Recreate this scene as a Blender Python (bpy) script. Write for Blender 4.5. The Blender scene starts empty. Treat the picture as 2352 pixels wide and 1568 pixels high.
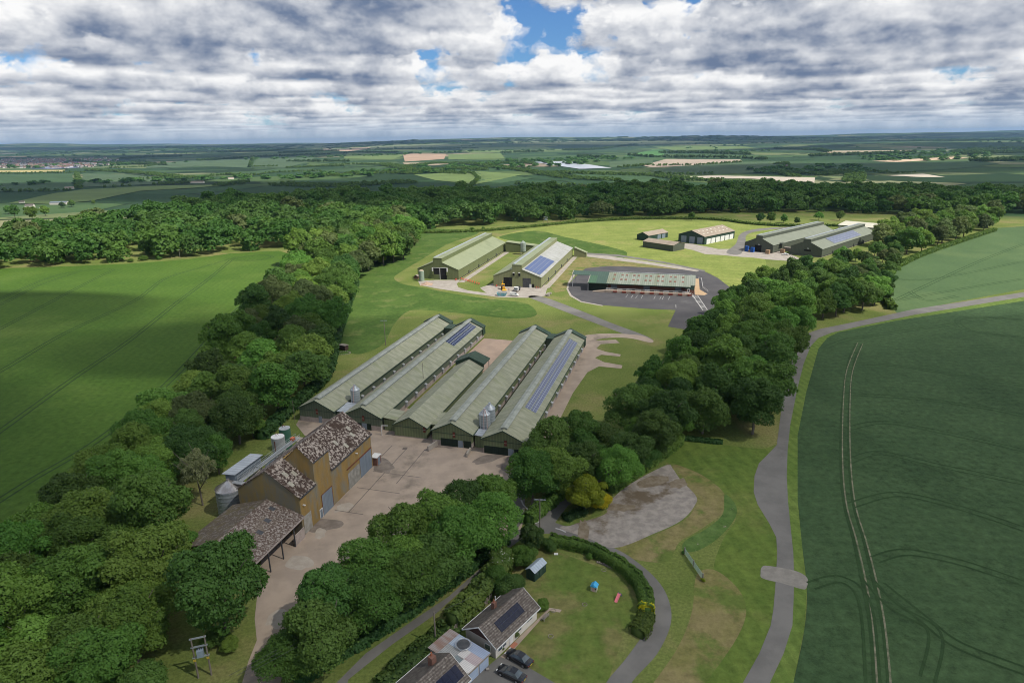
import bpy, bmesh, math, random
import numpy as np
from mathutils import Vector, Matrix
C = bpy.context.scene
class NT:
    """small helper that writes shader node chains"""
    def __init__(s, tree): s.t=tree; s.t.nodes.clear()
    def n(s, kind, **kw):
        nd=s.t.nodes.new(kind)
        for k,v in kw.items(): setattr(nd,k,v)
        return nd
    def put(s, sock, v):
        if isinstance(v,bpy.types.NodeSocket): s.t.links.new(v,sock)
        elif v is not None:
            if hasattr(sock.default_value,'__len__') and not hasattr(v,'__len__'): v=(v,)*len(sock.default_value)
            if hasattr(v,'__len__') and len(sock.default_value)==4 and len(v)==3: v=(*v,1)
            sock.default_value=v
    def m(s, op, a, b=None, c=None, clamp=False):
        nd=s.n('ShaderNodeMath',operation=op,use_clamp=clamp)
        for i,v in enumerate((a,b,c)):
            if v is not None: s.put(nd.inputs[i],v)
        return nd.outputs[0]
    def v(s, op, a, b=None, scale=None):
        nd=s.n('ShaderNodeVectorMath',operation=op)
        s.put(nd.inputs[0],a)
        if b is not None: s.put(nd.inputs[1],b)
        if scale is not None: s.put(nd.inputs['Scale'],scale)
        return nd.outputs['Value'] if op in('LENGTH','DOT_PRODUCT','DISTANCE') else nd.outputs[0]
    def xyz(s,x=0,y=0,z=0):
        nd=s.n('ShaderNodeCombineXYZ'); s.put(nd.inputs[0],x); s.put(nd.inputs[1],y); s.put(nd.inputs[2],z); return nd.outputs[0]
    def sep(s,v):
        nd=s.n('ShaderNodeSeparateXYZ'); s.put(nd.inputs[0],v); return nd.outputs
    def noise(s, vec, scale, detail=3, rough=.5, dist=0, col=False, lac=2.0):
        nd=s.n('ShaderNodeTexNoise'); s.put(nd.inputs['Vector'],vec); s.put(nd.inputs['Scale'],scale)
        nd.inputs['Detail'].default_value=detail; nd.inputs['Roughness'].default_value=rough
        nd.inputs['Distortion'].default_value=dist; nd.inputs['Lacunarity'].default_value=lac
        return nd.outputs[1 if col else 0]
    def ramp(s, x, a, b, c=0., d=1., smooth=True):
        nd=s.n('ShaderNodeMapRange',interpolation_type='SMOOTHSTEP' if smooth else 'LINEAR')
        for i,v in enumerate((x,a,b,c,d)): s.put(nd.inputs[i],v)
        return nd.outputs[0]
    def mix(s, f, a, b, mode='MIX'):
        nd=s.n('ShaderNodeMix',data_type='RGBA',blend_type=mode)
        s.put(nd.inputs[0],f); s.put(nd.inputs[6],a); s.put(nd.inputs[7],b); return nd.outputs[2]
ROLLSIGN=-1
CL_N=18; CL_TH=1.3; CL_RISE=.27; CL_COV=.618; CL_SOFT=.010; CL_OP=1; BIGS=.2; DS=.43; LD=.22; CL_R=.62; BW=.3; PS=14; PR=.6; PW=.30; PL=1.7
SKYMUL=(.42,.66,.97); CL_DARK=(1.35,1.85,2.9); CL_LIGHT=(8.7,8.7,8.7); CL_HAZE=(4.5,5.6,7.0); SEED=(3.1,7.7)
# (centre x, y of the shaded ground, half width, half depth, altitude, opacity)
CLOUDS=[(110,80,560,200,950,.45),(-330,80,250,215,950,.88),(230,800,760,190,950,.5),(-150,262,75,48,950,.75),(-1000,1900,1300,480,950,.66),(900,1500,900,420,950,.64),(-60,1250,520,260,950,.6),(1700,2600,1300,500,950,.66),
 (-3500,6500,3200,1500,2300,.75),(3200,6000,2300,900,2200,.7),(500,9500,6500,1700,3200,.75),(-5000,13500,7000,1800,4200,.75),(6500,12500,6500,2200,4200,.75)]
HAZE=3.6e-5
C.cycles.filter_width=1.0
C.cycles.use_denoising=True
C.cycles.max_bounces=6; C.cycles.diffuse_bounces=3; C.cycles.glossy_bounces=2; C.cycles.transmission_bounces=3; C.cycles.transparent_max_bounces=12
EXPOSURE=0.18
# ---- camera
PITCH,ROLL=math.radians(17.5),math.radians(.88)
cam=bpy.data.cameras.new('camera'); cam.sensor_width=36; cam.lens=36*1480/2352; cam.clip_start=1; cam.clip_end=80000
co=bpy.data.objects.new('camera',cam); C.collection.objects.link(co); C.camera=co
co.matrix_world=Matrix.Translation((0,0,78)) @ Matrix.Rotation(math.pi/2-PITCH,4,'X') @ Matrix.Rotation(ROLLSIGN*ROLL,4,'Z')
# ---- sun
SUN_EL=math.radians(52); SUN_AZ=math.radians(118)   # azimuth clockwise from +Y
SD=Vector((math.sin(SUN_AZ)*math.cos(SUN_EL),math.cos(SUN_AZ)*math.cos(SUN_EL),math.sin(SUN_EL)))
sl=bpy.data.lights.new('sun','SUN'); sl.energy=5; sl.angle=math.radians(.53); sl.color=(1,.95,.87)
so=bpy.data.objects.new('sun',sl); C.collection.objects.link(so); so.rotation_euler=SD.to_track_quat('Z','Y').to_euler(); so.location=(0,0,3000)
C.view_settings.view_transform='Standard'; C.view_settings.look='None'; C.view_settings.exposure=EXPOSURE; C.view_settings.gamma=1
# ---- world
def make_world():
    w=bpy.data.worlds.new('World'); C.world=w; w.use_nodes=True; t=NT(w.node_tree)
    tc=t.n('ShaderNodeTexCoord').outputs['Generated']
    x,y,z=t.sep(tc)
    sky=t.n('ShaderNodeTexSky',sky_type='NISHITA'); sky.sun_disc=False; sky.sun_elevation=SUN_EL; sky.sun_rotation=SUN_AZ; sky.altitude=150; sky.air_density=1.0; sky.dust_density=.3; sky.ozone_density=2
    skyc=t.v('MULTIPLY',sky.outputs[0],SKYMUL)
    zc=t.m('MAXIMUM',z,.012)
    # bent horizon: finite distance to the cloud layer
    inv=t.m('DIVIDE',1.,t.m('ADD',zc,.010))
    base=t.v('MULTIPLY',tc,t.xyz(inv,inv,0))
    jit=t.n('ShaderNodeTexWhiteNoise'); t.put(jit.inputs[0],t.v('SCALE',tc,scale=7919.)); j=jit.outputs[0]
    N=CL_N
    trans=1.0; acc=None
    lightdir=(SD.x*LD,SD.y*LD,SD.z*LD)
    big=t.noise(t.v('ADD',base,t.xyz(SEED[0],SEED[1],0)),BIGS,2,.5)
    # billows: the same turbulent vapour seen sideways, lit from above
    ps=t.v('MULTIPLY',tc,(1.,1.,1.7)); pn=t.noise(ps,PS,6,PR,.0); pu=t.noise(t.v('ADD',ps,(.012,-.008,.022)),PS,4,PR,.0)
    puff=t.m('MULTIPLY',t.m('SUBTRACT',pn,.5),PW); lit=t.m('MULTIPLY',t.m('SUBTRACT',pn,pu),PL)
    for i in range(N):
        f=t.m('DIVIDE',t.m('ADD',j,float(i)),float(N))           # 0 at the flat base, 1 at the top
        h=t.m('MULTIPLY_ADD',f,CL_TH,1.0)
        p=t.v('MULTIPLY',base,t.xyz(h,h,0)); p=t.v('ADD',p,t.xyz(SEED[0],SEED[1],t.m('MULTIPLY',f,CL_TH)))
        det=t.noise(p,DS,5.5,CL_R,.0)
        d=t.m('ADD',t.m('MULTIPLY_ADD',big,BW,det),puff)
        th=t.m('MULTIPLY_ADD',t.m('POWER',f,1.5),CL_RISE,CL_COV)
        a=t.ramp(d,th,t.m('ADD',th,CL_SOFT))
        a=t.m('MULTIPLY',a,CL_OP)
        # light: the thick flat bases are grey, the sides and tops that face the sun are bright
        det2=t.noise(t.v('ADD',p,lightdir),DS,3,CL_R,.0)
        rel=t.ramp(t.m('SUBTRACT',det,det2),-.11,.11)
        thick=t.ramp(t.m('SUBTRACT',d,th),.0,.16)
        b=t.m('MULTIPLY',t.ramp(f,.0,.20,.0,.60),1.)
        b=t.m('ADD',b,t.m('MULTIPLY',t.m('SUBTRACT',1.,thick),.28))
        b=t.m('ADD',b,t.m('MULTIPLY_ADD',rel,.75,-.20),clamp=True)
        b=t.m('ADD',b,lit,clamp=True)
        col=t.mix(b,CL_DARK,CL_LIGHT)
        wgt=t.m('MULTIPLY',trans,a)
        c=t.v('SCALE',col,scale=wgt)
        acc=c if acc is None else t.v('ADD',acc,c)
        trans=t.m('MULTIPLY',trans,t.m('SUBTRACT',1.,a))
    out=t.v('ADD',acc,t.v('SCALE',skyc,scale=trans))
    hz=t.ramp(z,-.01,.065,.95,.0)
    hz=t.m('MULTIPLY',hz,hz)
    out=t.mix(hz,out,CL_HAZE)
    bg=t.n('ShaderNodeBackground'); t.put(bg.inputs[0],out); bg.inputs[1].default_value=.1
    o=t.n('ShaderNodeOutputWorld'); t.t.links.new(bg.outputs[0],o.inputs[0])
    w.cycles.sampling_method='MANUAL'; w.cycles.sample_map_resolution=512
make_world()
# =====================================================================  geometry of the place
CAMH=78.0; F=1480.0
def ray(px,py):
    x=px-1176; y=-(py-784); c,s=math.cos(ROLL),math.sin(ROLL)
    x2=x*c+y*s; y2=-x*s+y*c
    return (x2, F*math.cos(PITCH)+y2*math.sin(PITCH), -F*math.sin(PITCH)+y2*math.cos(PITCH))
def G(px,py,z=0.):
    d=ray(px,py); t=(z-CAMH)/d[2]; return (d[0]*t,d[1]*t)
def sst(a,b,x):
    t=min(1,max(0,(x-a)/(b-a))); return t*t*(3-2*t)
def height(x,y):
    r=math.hypot(x,y)
    if r<700: return 0.
    h=-50*sst(860,1600,r)
    k=sst(1100,2200,r)
    h+=k*(9*math.sin(x/610+1.3)*math.cos(y/540+.4)+7*math.sin((x+y)/930+2)+5*math.sin((x-1.7*y)/1700))
    k2=sst(6500,14000,r)
    h+=k2*(58+26*math.sin(x/2300+.8)+14*math.sin(x/830+y/5000)+24*math.sin(y/2100))
    h+=sst(14000,15500,r)*(20+16*math.sin(x/1900+2.2)+9*math.sin(x/700))
    return h
def T(px,py):
    """point of the terrain seen at a place of the photograph"""
    d=ray(px,py); n=math.sqrt(sum(a*a for a in d)); d=[a/n for a in d]; t=50.
    while t<30000:
        x,y,z=d[0]*t,d[1]*t,CAMH+d[2]*t
        if z<height(x,y): break
        t*=1.004
    return (x,y,height(x,y))
_r=ray(1612,305); SA=math.atan2(_r[0],_r[1])
_U=(math.sin(SA),math.cos(SA)); _V=(math.cos(SA),-math.sin(SA)); _O=G(702,968)
def W(u,v): return (_O[0]+u*_U[0]+v*_V[0], _O[1]+u*_U[1]+v*_V[1])
def S(px,py,z=0.):
    g=G(px,py,z); a,b=g[0]-_O[0],g[1]-_O[1]; return (a*_U[0]+b*_U[1], a*_V[0]+b*_V[1])
rnd=random.Random(5)
COL=C.collection
# ---------------------------------------------------------------------  objects
def thing(name,label,cat,loc,rotz=0,group=None):
    o=bpy.data.objects.new(name,None); COL.objects.link(o); o.empty_display_size=.5
    o.location=(loc[0],loc[1],loc[2] if len(loc)>2 else 0); o.rotation_euler=(0,0,rotz)
    o['label']=label; o['category']=cat
    if group: o['group']=group
    return o
def tag(o,label,cat,group=None):
    o['label']=label; o['category']=cat
    if group: o['group']=group
    return o
def copy_tree(o,parent=None):
    c=o.copy(); COL.objects.link(c); c.parent=parent
    for ch in [k for k in bpy.data.objects if k.parent==o]: copy_tree(ch,c)
    return c
class MB:
    def __init__(s): s.v=[]; s.f=[]; s.k=[]
    def add(s,vs,fs,k=0):
        n=len(s.v); s.v+= [tuple(p) for p in vs]; s.f+=[tuple(i+n for i in f) for f in fs]; s.k+=[k]*len(fs); return s
    def box(s,x0,x1,y0,y1,z0,z1,k=0,m=None):
        vs=[Vector((x,y,z)) for z in(z0,z1) for y in(y0,y1) for x in(x0,x1)]
        if m is not None: vs=[m@p for p in vs]
        return s.add(vs,[(0,2,3,1),(4,5,7,6),(0,1,5,4),(2,6,7,3),(0,4,6,2),(1,3,7,5)],k)
    def extr(s,poly,a,b,axis='y',k=0):
        """poly of (p,q) extruded from a to b along an axis"""
        n=len(poly)
        def P(p,q,t): return {'y':(p,t,q),'x':(t,p,q),'z':(p,q,t)}[axis]
        vs=[P(p,q,a) for p,q in poly]+[P(p,q,b) for p,q in poly]
        fs=[tuple(range(n)),tuple(range(2*n-1,n-1,-1))]+[(i,i+n,(i+1)%n+n,(i+1)%n) for i in range(n)]
        return s.add(vs,fs,k)
    def slab(s,a,b,c,d,t,k=0):
        """quad a b c d thickened downward by t"""
        q=[Vector(p) for p in(a,b,c,d)]; lo=[p-Vector((0,0,t)) for p in q]
        return s.add(q+lo,[(0,1,2,3),(7,6,5,4),(0,4,5,1),(1,5,6,2),(2,6,7,3),(3,7,4,0)],k)
    def cyl(s,cx,cy,z0,z1,r0,r1=None,n=20,k=0,cap=True):
        r1=r0 if r1 is None else r1; vs=[]
        for z,r in((z0,r0),(z1,r1)): vs+=[(cx+r*math.cos(2*math.pi*i/n),cy+r*math.sin(2*math.pi*i/n),z) for i in range(n)]
        fs=[(i,(i+1)%n,(i+1)%n+n,i+n) for i in range(n)]
        if cap: fs+=[tuple(range(n-1,-1,-1)),tuple(range(n,2*n))]
        return s.add(vs,fs,k)
    def tube(s,p,q,r,r2=None,n=6,k=0):
        p,q=Vector(p),Vector(q); d=(q-p); 
        if d.length<1e-6: return s
        d.normalize(); a=d.orthogonal().normalized(); b=d.cross(a); r2=r if r2 is None else r2
        vs=[c+(a*math.cos(2*math.pi*i/n)+b*math.sin(2*math.pi*i/n))*rr for c,rr in((p,r),(q,r2)) for i in range(n)]
        return s.add(vs,[(i,(i+1)%n,(i+1)%n+n,i+n) for i in range(n)]+[tuple(range(n-1,-1,-1)),tuple(range(n,2*n))],k)
    def path(s,pts,r,n=6,k=0):
        for a,b in zip(pts,pts[1:]): s.tube(a,b,r,None,n,k)
        return s
    def obj(s,name,mats,parent=None,label=None,smooth=False,bevel=0):
        me=bpy.data.meshes.new(name); me.from_pydata(s.v,[],s.f)
        if not isinstance(mats,(list,tuple)): mats=[mats]
        for m in mats: me.materials.append(m)
        if any(s.k): me.polygons.foreach_set('material_index',s.k)
        bm=bmesh.new(); bm.from_mesh(me); bmesh.ops.recalc_face_normals(bm,faces=bm.faces); bm.to_mesh(me); bm.free()
        if smooth: me.polygons.foreach_set('use_smooth',[True]*len(me.polygons))
        o=bpy.data.objects.new(name,me); COL.objects.link(o); o.parent=parent
        if label: o['label']=label
        if bevel:
            b=o.modifiers.new('bevel','BEVEL'); b.width=bevel; b.segments=2
        return o
def npmesh(name,v,f,mats,tint=None):
    """mesh from numpy arrays of vertices and quads"""
    me=bpy.data.meshes.new(name); nf=len(f); me.vertices.add(len(v)); me.vertices.foreach_set('co',np.asarray(v,dtype=np.float32).ravel())
    me.loops.add(nf*4); me.loops.foreach_set('vertex_index',np.asarray(f,dtype=np.int32).ravel())
    me.polygons.add(nf); me.polygons.foreach_set('loop_start',np.arange(nf,dtype=np.int32)*4)
    for m in mats: me.materials.append(m)
    if tint is not None:
        at=me.attributes.new('tint','FLOAT','FACE'); at.data.foreach_set('value',np.asarray(tint,dtype=np.float32))
    me.update(calc_edges=True); return me
def link(name,me,parent=None):
    o=bpy.data.objects.new(name,me); COL.objects.link(o); o.parent=parent; return o
# ---------------------------------------------------------------------  materials
def mat(name,a,b=None,scale=1.,detail=5,rough=.8,lo=.35,hi=.65,c=None,cs=.2,clo=.5,chi=.7,bump=0,bs=None,stretch=(1,1,1),
        wave=None,metal=0,spec=.3,coat=0,coords='Object',cfade=None):
    """procedural surface: colours a/b mixed by noise, patches of c, optional ribs along an axis"""
    m=bpy.data.materials.new(name); m.use_nodes=True; t=NT(m.node_tree)
    P=t.n('ShaderNodeBsdfPrincipled'); o=t.n('ShaderNodeOutputMaterial'); t.t.links.new(P.outputs[0],o.inputs[0])
    co=t.n('ShaderNodeTexCoord').outputs[coords] if coords!='World' else t.n('ShaderNodeNewGeometry').outputs['Position']
    vec=t.v('MULTIPLY',co,stretch)
    col=None
    if b is not None:
        f=t.ramp(t.noise(vec,scale,detail,.6),lo,hi); col=t.mix(f,a,b)
    else: col=t.mix(0.,a,a)
    if c is not None:
        f=t.ramp(t.noise(t.v('ADD',vec,(7.3,2.1,4.4)),cs,detail,.65),clo,chi); col=t.mix(f,col,c)
    hgt=None
    if wave:   # (axis vector, pitch in metres, colour depth)
        ax,pitch,dep=wave
        s=t.m('SINE',t.m('MULTIPLY',t.v('DOT_PRODUCT',co,ax),2*math.pi/pitch)); hgt=s
        col=t.mix(t.ramp(s,-1.,1.,0.,dep,False),col,(a[0]*.45,a[1]*.45,a[2]*.45))
    t.put(P.inputs['Base Color'],col)
    P.inputs['Roughness'].default_value=rough; P.inputs['Metallic'].default_value=metal; P.inputs['Specular IOR Level'].default_value=spec
    P.inputs['Coat Weight'].default_value=coat
    if bump:
        h=t.noise(vec,bs or scale*6,4,.6)
        B=t.n('ShaderNodeBump'); B.inputs['Strength'].default_value=bump; B.inputs['Distance'].default_value=.15
        t.put(B.inputs['Height'],h); t.put(P.inputs['Normal'],B.outputs[0])
    return m
def leafmat(name,a,b,trans=.30,rv=.35):
    m=bpy.data.materials.new(name); m.use_nodes=True; t=NT(m.node_tree)
    oi=t.n('ShaderNodeObjectInfo').outputs['Random']
    at=t.n('ShaderNodeAttribute'); at.attribute_name='tint'
    tint=at.outputs['Fac']
    col=t.mix(t.m('MULTIPLY_ADD',tint,.75,t.m('MULTIPLY_ADD',oi,rv,-.12),clamp=True),a,b)
    hsv=t.n('ShaderNodeHueSaturation'); t.put(hsv.inputs['Color'],col); t.put(hsv.inputs['Value'],t.m('MULTIPLY_ADD',oi,.55,.72))
    t.put(hsv.inputs['Hue'],t.m('MULTIPLY_ADD',t.m('FRACT',t.m('MULTIPLY',oi,17.)),.035,.483))
    d=t.n('ShaderNodeBsdfPrincipled'); t.put(d.inputs['Base Color'],hsv.outputs[0]); d.inputs['Roughness'].default_value=.62; d.inputs['Specular IOR Level'].default_value=.25
    tr=t.n('ShaderNodeBsdfTranslucent'); t.put(tr.inputs[0],t.mix(1.,hsv.outputs[0],(1.3,1.45,.6),'MULTIPLY'))
    mx=t.n('ShaderNodeMixShader'); mx.inputs[0].default_value=trans
    t.t.links.new(d.outputs[0],mx.inputs[1]); t.t.links.new(tr.outputs[0],mx.inputs[2])
    o=t.n('ShaderNodeOutputMaterial'); t.t.links.new(mx.outputs[0],o.inputs[0]); return m
def grassmat(name,a,b,c=None,scale=.06,stripes=None,fine=.35,clo=.52,chi=.68,cs=.035,bump=.25):
    """grass or crop in world coordinates: broad patches, fine mottling, optional mowing stripes"""
    m=bpy.data.materials.new(name); m.use_nodes=True; t=NT(m.node_tree)
    P=t.n('ShaderNodeBsdfPrincipled'); o=t.n('ShaderNodeOutputMaterial'); t.t.links.new(P.outputs[0],o.inputs[0])
    co=t.n('ShaderNodeNewGeometry').outputs['Position']
    col=t.mix(t.ramp(t.noise(co,scale,6,.62),.33,.67),a,b)
    if c is not None: col=t.mix(t.ramp(t.noise(t.v('ADD',co,(91.,33.,0)),cs,6,.62),clo,chi),col,c)
    if stripes:
        ax,pitch,dep=stripes; w=t.noise(co,.03,2,.5)
        s=t.m('SINE',t.m('MULTIPLY',t.m('ADD',t.v('DOT_PRODUCT',co,ax),t.m('MULTIPLY',w,6. if pitch!=3.1 else 0.)),2*math.pi/pitch))
        col=t.mix(t.ramp(s,-.5,.5,0.,dep),col,(a[0]*.55,a[1]*.62,a[2]*.6))
    fn=t.ramp(t.noise(co,.55,7,.78),.3,.7,1-fine,1+fine,False)
    col=t.v('SCALE',col,scale=fn)
    t.put(P.inputs['Base Color'],col); P.inputs['Roughness'].default_value=.9; P.inputs['Specular IOR Level'].default_value=.1
    if bump:
        B=t.n('ShaderNodeBump'); B.inputs['Strength'].default_value=bump; B.inputs['Distance'].default_value=.3
        t.put(B.inputs['Height'],t.noise(co,1.2,5,.7)); t.put(P.inputs['Normal'],B.outputs[0])
    return m
M={}
_a,_b=Vector(G(0,853)),Vector(G(380,640)); _n=(_b-_a).normalized(); ROWN=(-_n.y,_n.x,0)
M['lush']=grassmat('rough_meadow_grass',(.052,.100,.020),(.078,.132,.028),(.13,.165,.05),clo=.52,chi=.70,cs=.09)
M['mown']=grassmat('mown_grass',(.110,.165,.038),(.155,.200,.055),(.21,.19,.075),clo=.5,chi=.66)
M['bright']=grassmat('sunny_lawn',(.17,.215,.05),(.23,.265,.07),(.29,.27,.10),clo=.55,chi=.72,stripes=((.35,.94,0),9.,.16))  # sunlit brightness is put into this paler grass colour
M['striped']=grassmat('striped_lawn',(.092,.145,.028),(.125,.175,.036),(.17,.18,.055),clo=.52,chi=.7,stripes=((.99,.12,0),4.0,.22))
M['verge']=grassmat('verge_grass',(.105,.165,.034),(.14,.195,.045),stripes=((.98,.1,0),2.4,.3))
M['garden']=grassmat('garden_lawn',(.095,.145,.030),(.130,.165,.040),(.17,.165,.06),scale=.15,clo=.46,chi=.62,cs=.10)
M['dry']=grassmat('dry_bank_grass',(.17,.165,.055),(.22,.185,.085),(.11,.15,.035),scale=.12,clo=.5,chi=.64,cs=.12)
M['bank']=grassmat('weedy_bank',(.07,.13,.03),(.10,.16,.045),(.30,.27,.20),scale=.3,clo=.62,chi=.70,cs=.35)
M['cropL']=grassmat('green_crop',(.060,.120,.018),(.078,.142,.023),(.106,.166,.032),scale=.02,cs=.012,clo=.5,chi=.7,fine=.32,bump=.15,stripes=(ROWN,3.1,.10))
M['cropR']=grassmat('dusty_green_crop',(.043,.080,.033),(.053,.094,.039),(.036,.068,.028),scale=.07,cs=.03,fine=.42,bump=.15,stripes=((.10,.99,0),3.1,.10))
M['cropT']=grassmat('pale_crop',(.070,.120,.050),(.084,.138,.056),(.10,.152,.062),scale=.02,cs=.012,fine=.18,bump=.1)
M['tramline']=grassmat('pressed_crop',(.027,.055,.021),(.035,.067,.026),fine=.2)
M['chalktrack']=grassmat('chalky_wheel_track',(.20,.19,.13),(.09,.11,.06),scale=.5)
M['asphalt']=mat('lane_asphalt',(.145,.139,.128),(.185,.177,.162),scale=.14,detail=9,rough=.9,bump=.1,bs=3,c=(.125,.12,.108),cs=.07,coords='World')
M['blackasphalt']=mat('depot_asphalt',(.062,.060,.064),(.082,.078,.080),scale=.10,detail=8,rough=.85,c=(.13,.125,.125),cs=.06,clo=.60,chi=.78,coords='World')
M['concrete']=mat('yard_concrete',(.40,.32,.25),(.325,.262,.208),scale=.22,detail=10,rough=.9,c=(.20,.165,.13),cs=.09,clo=.53,chi=.70,coords='World',bump=.05)
M['palecon']=mat('pale_concrete',(.37,.335,.29),(.29,.26,.225),scale=.3,detail=7,rough=.9,coords='World')
M['pinkcon']=mat('pink_concrete',(.47,.345,.26),(.38,.285,.22),scale=.15,detail=8,rough=.9,coords='World')
M['gravel']=mat('parking_gravel',(.23,.205,.18),(.33,.295,.255),scale=.6,detail=12,rough=.95,c=(.13,.10,.065),cs=.10,clo=.52,chi=.64,coords='World',bump=.2,bs=2)
M['joint']=mat('joint_dark',(.14,.115,.10),(.17,.14,.12),scale=.5,coords='World')
M['white']=mat('white_paint',(.72,.72,.70),(.62,.62,.60),scale=2,rough=.6)
M['line']=mat('worn_white_line',(.55,.55,.53),(.35,.34,.33),scale=1.2,coords='World')
# ---------------------------------------------------------------------  ground sheets
def smooth_closed(p,n=5):
    out=[]; N=len(p)
    for i in range(N):
        a,b,c,d=p[i-1],p[i],p[(i+1)%N],p[(i+2)%N]
        for k in range(n):
            t=k/n; out.append(tuple(.5*(2*b[j]+(c[j]-a[j])*t+(2*a[j]-5*b[j]+4*c[j]-d[j])*t*t+(3*b[j]-a[j]-3*c[j]+d[j])*t**3) for j in(0,1)))
    return out
def smooth_open(p,n=6):
    q=[p[0]]+list(p)+[p[-1]]; out=[]
    for i in range(1,len(q)-2):
        a,b,c,d=q[i-1],q[i],q[i+1],q[i+2]
        for k in range(n):
            t=k/n; out.append(tuple(.5*(2*b[j]+(c[j]-a[j])*t+(2*a[j]-5*b[j]+4*c[j]-d[j])*t*t+(3*b[j]-a[j]-3*c[j]+d[j])*t**3) for j in range(len(b))))
    out.append(tuple(p[-1])); return out
def flat(name,pts,z,m,struct=True):
    bm=bmesh.new(); vs=[bm.verts.new((x,y,z)) for x,y in pts]
    f=bm.faces.new(vs); bm.normal_update()
    if f.normal.z<0: f.normal_flip()
    bmesh.ops.triangulate(bm,faces=bm.faces)
    me=bpy.data.meshes.new(name); bm.to_mesh(me); bm.free(); me.materials.append(m)
    o=link(name,me)
    if struct: o['kind']='structure'
    return o
def sheet(name,D,z,m,smooth=True,n=5):
    p=[G(*q) for q in D]
    if smooth: p=smooth_closed(p,n)
    return flat(name,p,z,m)
def sitesheet(name,UV,z,m): return flat(name,[W(*q) for q in UV],z,m)
def strip(pts,w):
    """closed outline of a band of width w along world points"""
    L=[];R=[]
    for i,p in enumerate(pts):
        a=Vector(pts[max(0,i-1)][:2]); b=Vector(pts[min(len(pts)-1,i+1)][:2]); d=(b-a).normalized(); n=Vector((-d.y,d.x))
        ww=w[i] if isinstance(w,(list,tuple)) else w
        L.append(Vector(p[:2])+n*ww/2); R.append(Vector(p[:2])-n*ww/2)
    return L,R
def band(mb,pts,w,z,k=0):
    L,R=strip(pts,w); n=len(L)
    zz=[z]*n if not callable(z) else [z(*p[:2]) for p in pts]
    mb.add([(p.x,p.y,zz[i]) for i,p in enumerate(L)]+[(p.x,p.y,zz[i]) for i,p in enumerate(R)],[(i,i+1,i+1+n,i+n) for i in range(n-1)],k)
def tracks(name,lines,z,m,gap=1.9,w=.45):
    mb=MB()
    for i,D in enumerate(lines):
        z+=.002; p=smooth_open([G(*q) for q in D],8)
        L,R=strip(p,gap)
        for s in(L,R): band(mb,[tuple(a) for a in s],w,z)
    o=mb.obj(name,m); o['kind']='structure'; return o
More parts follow.
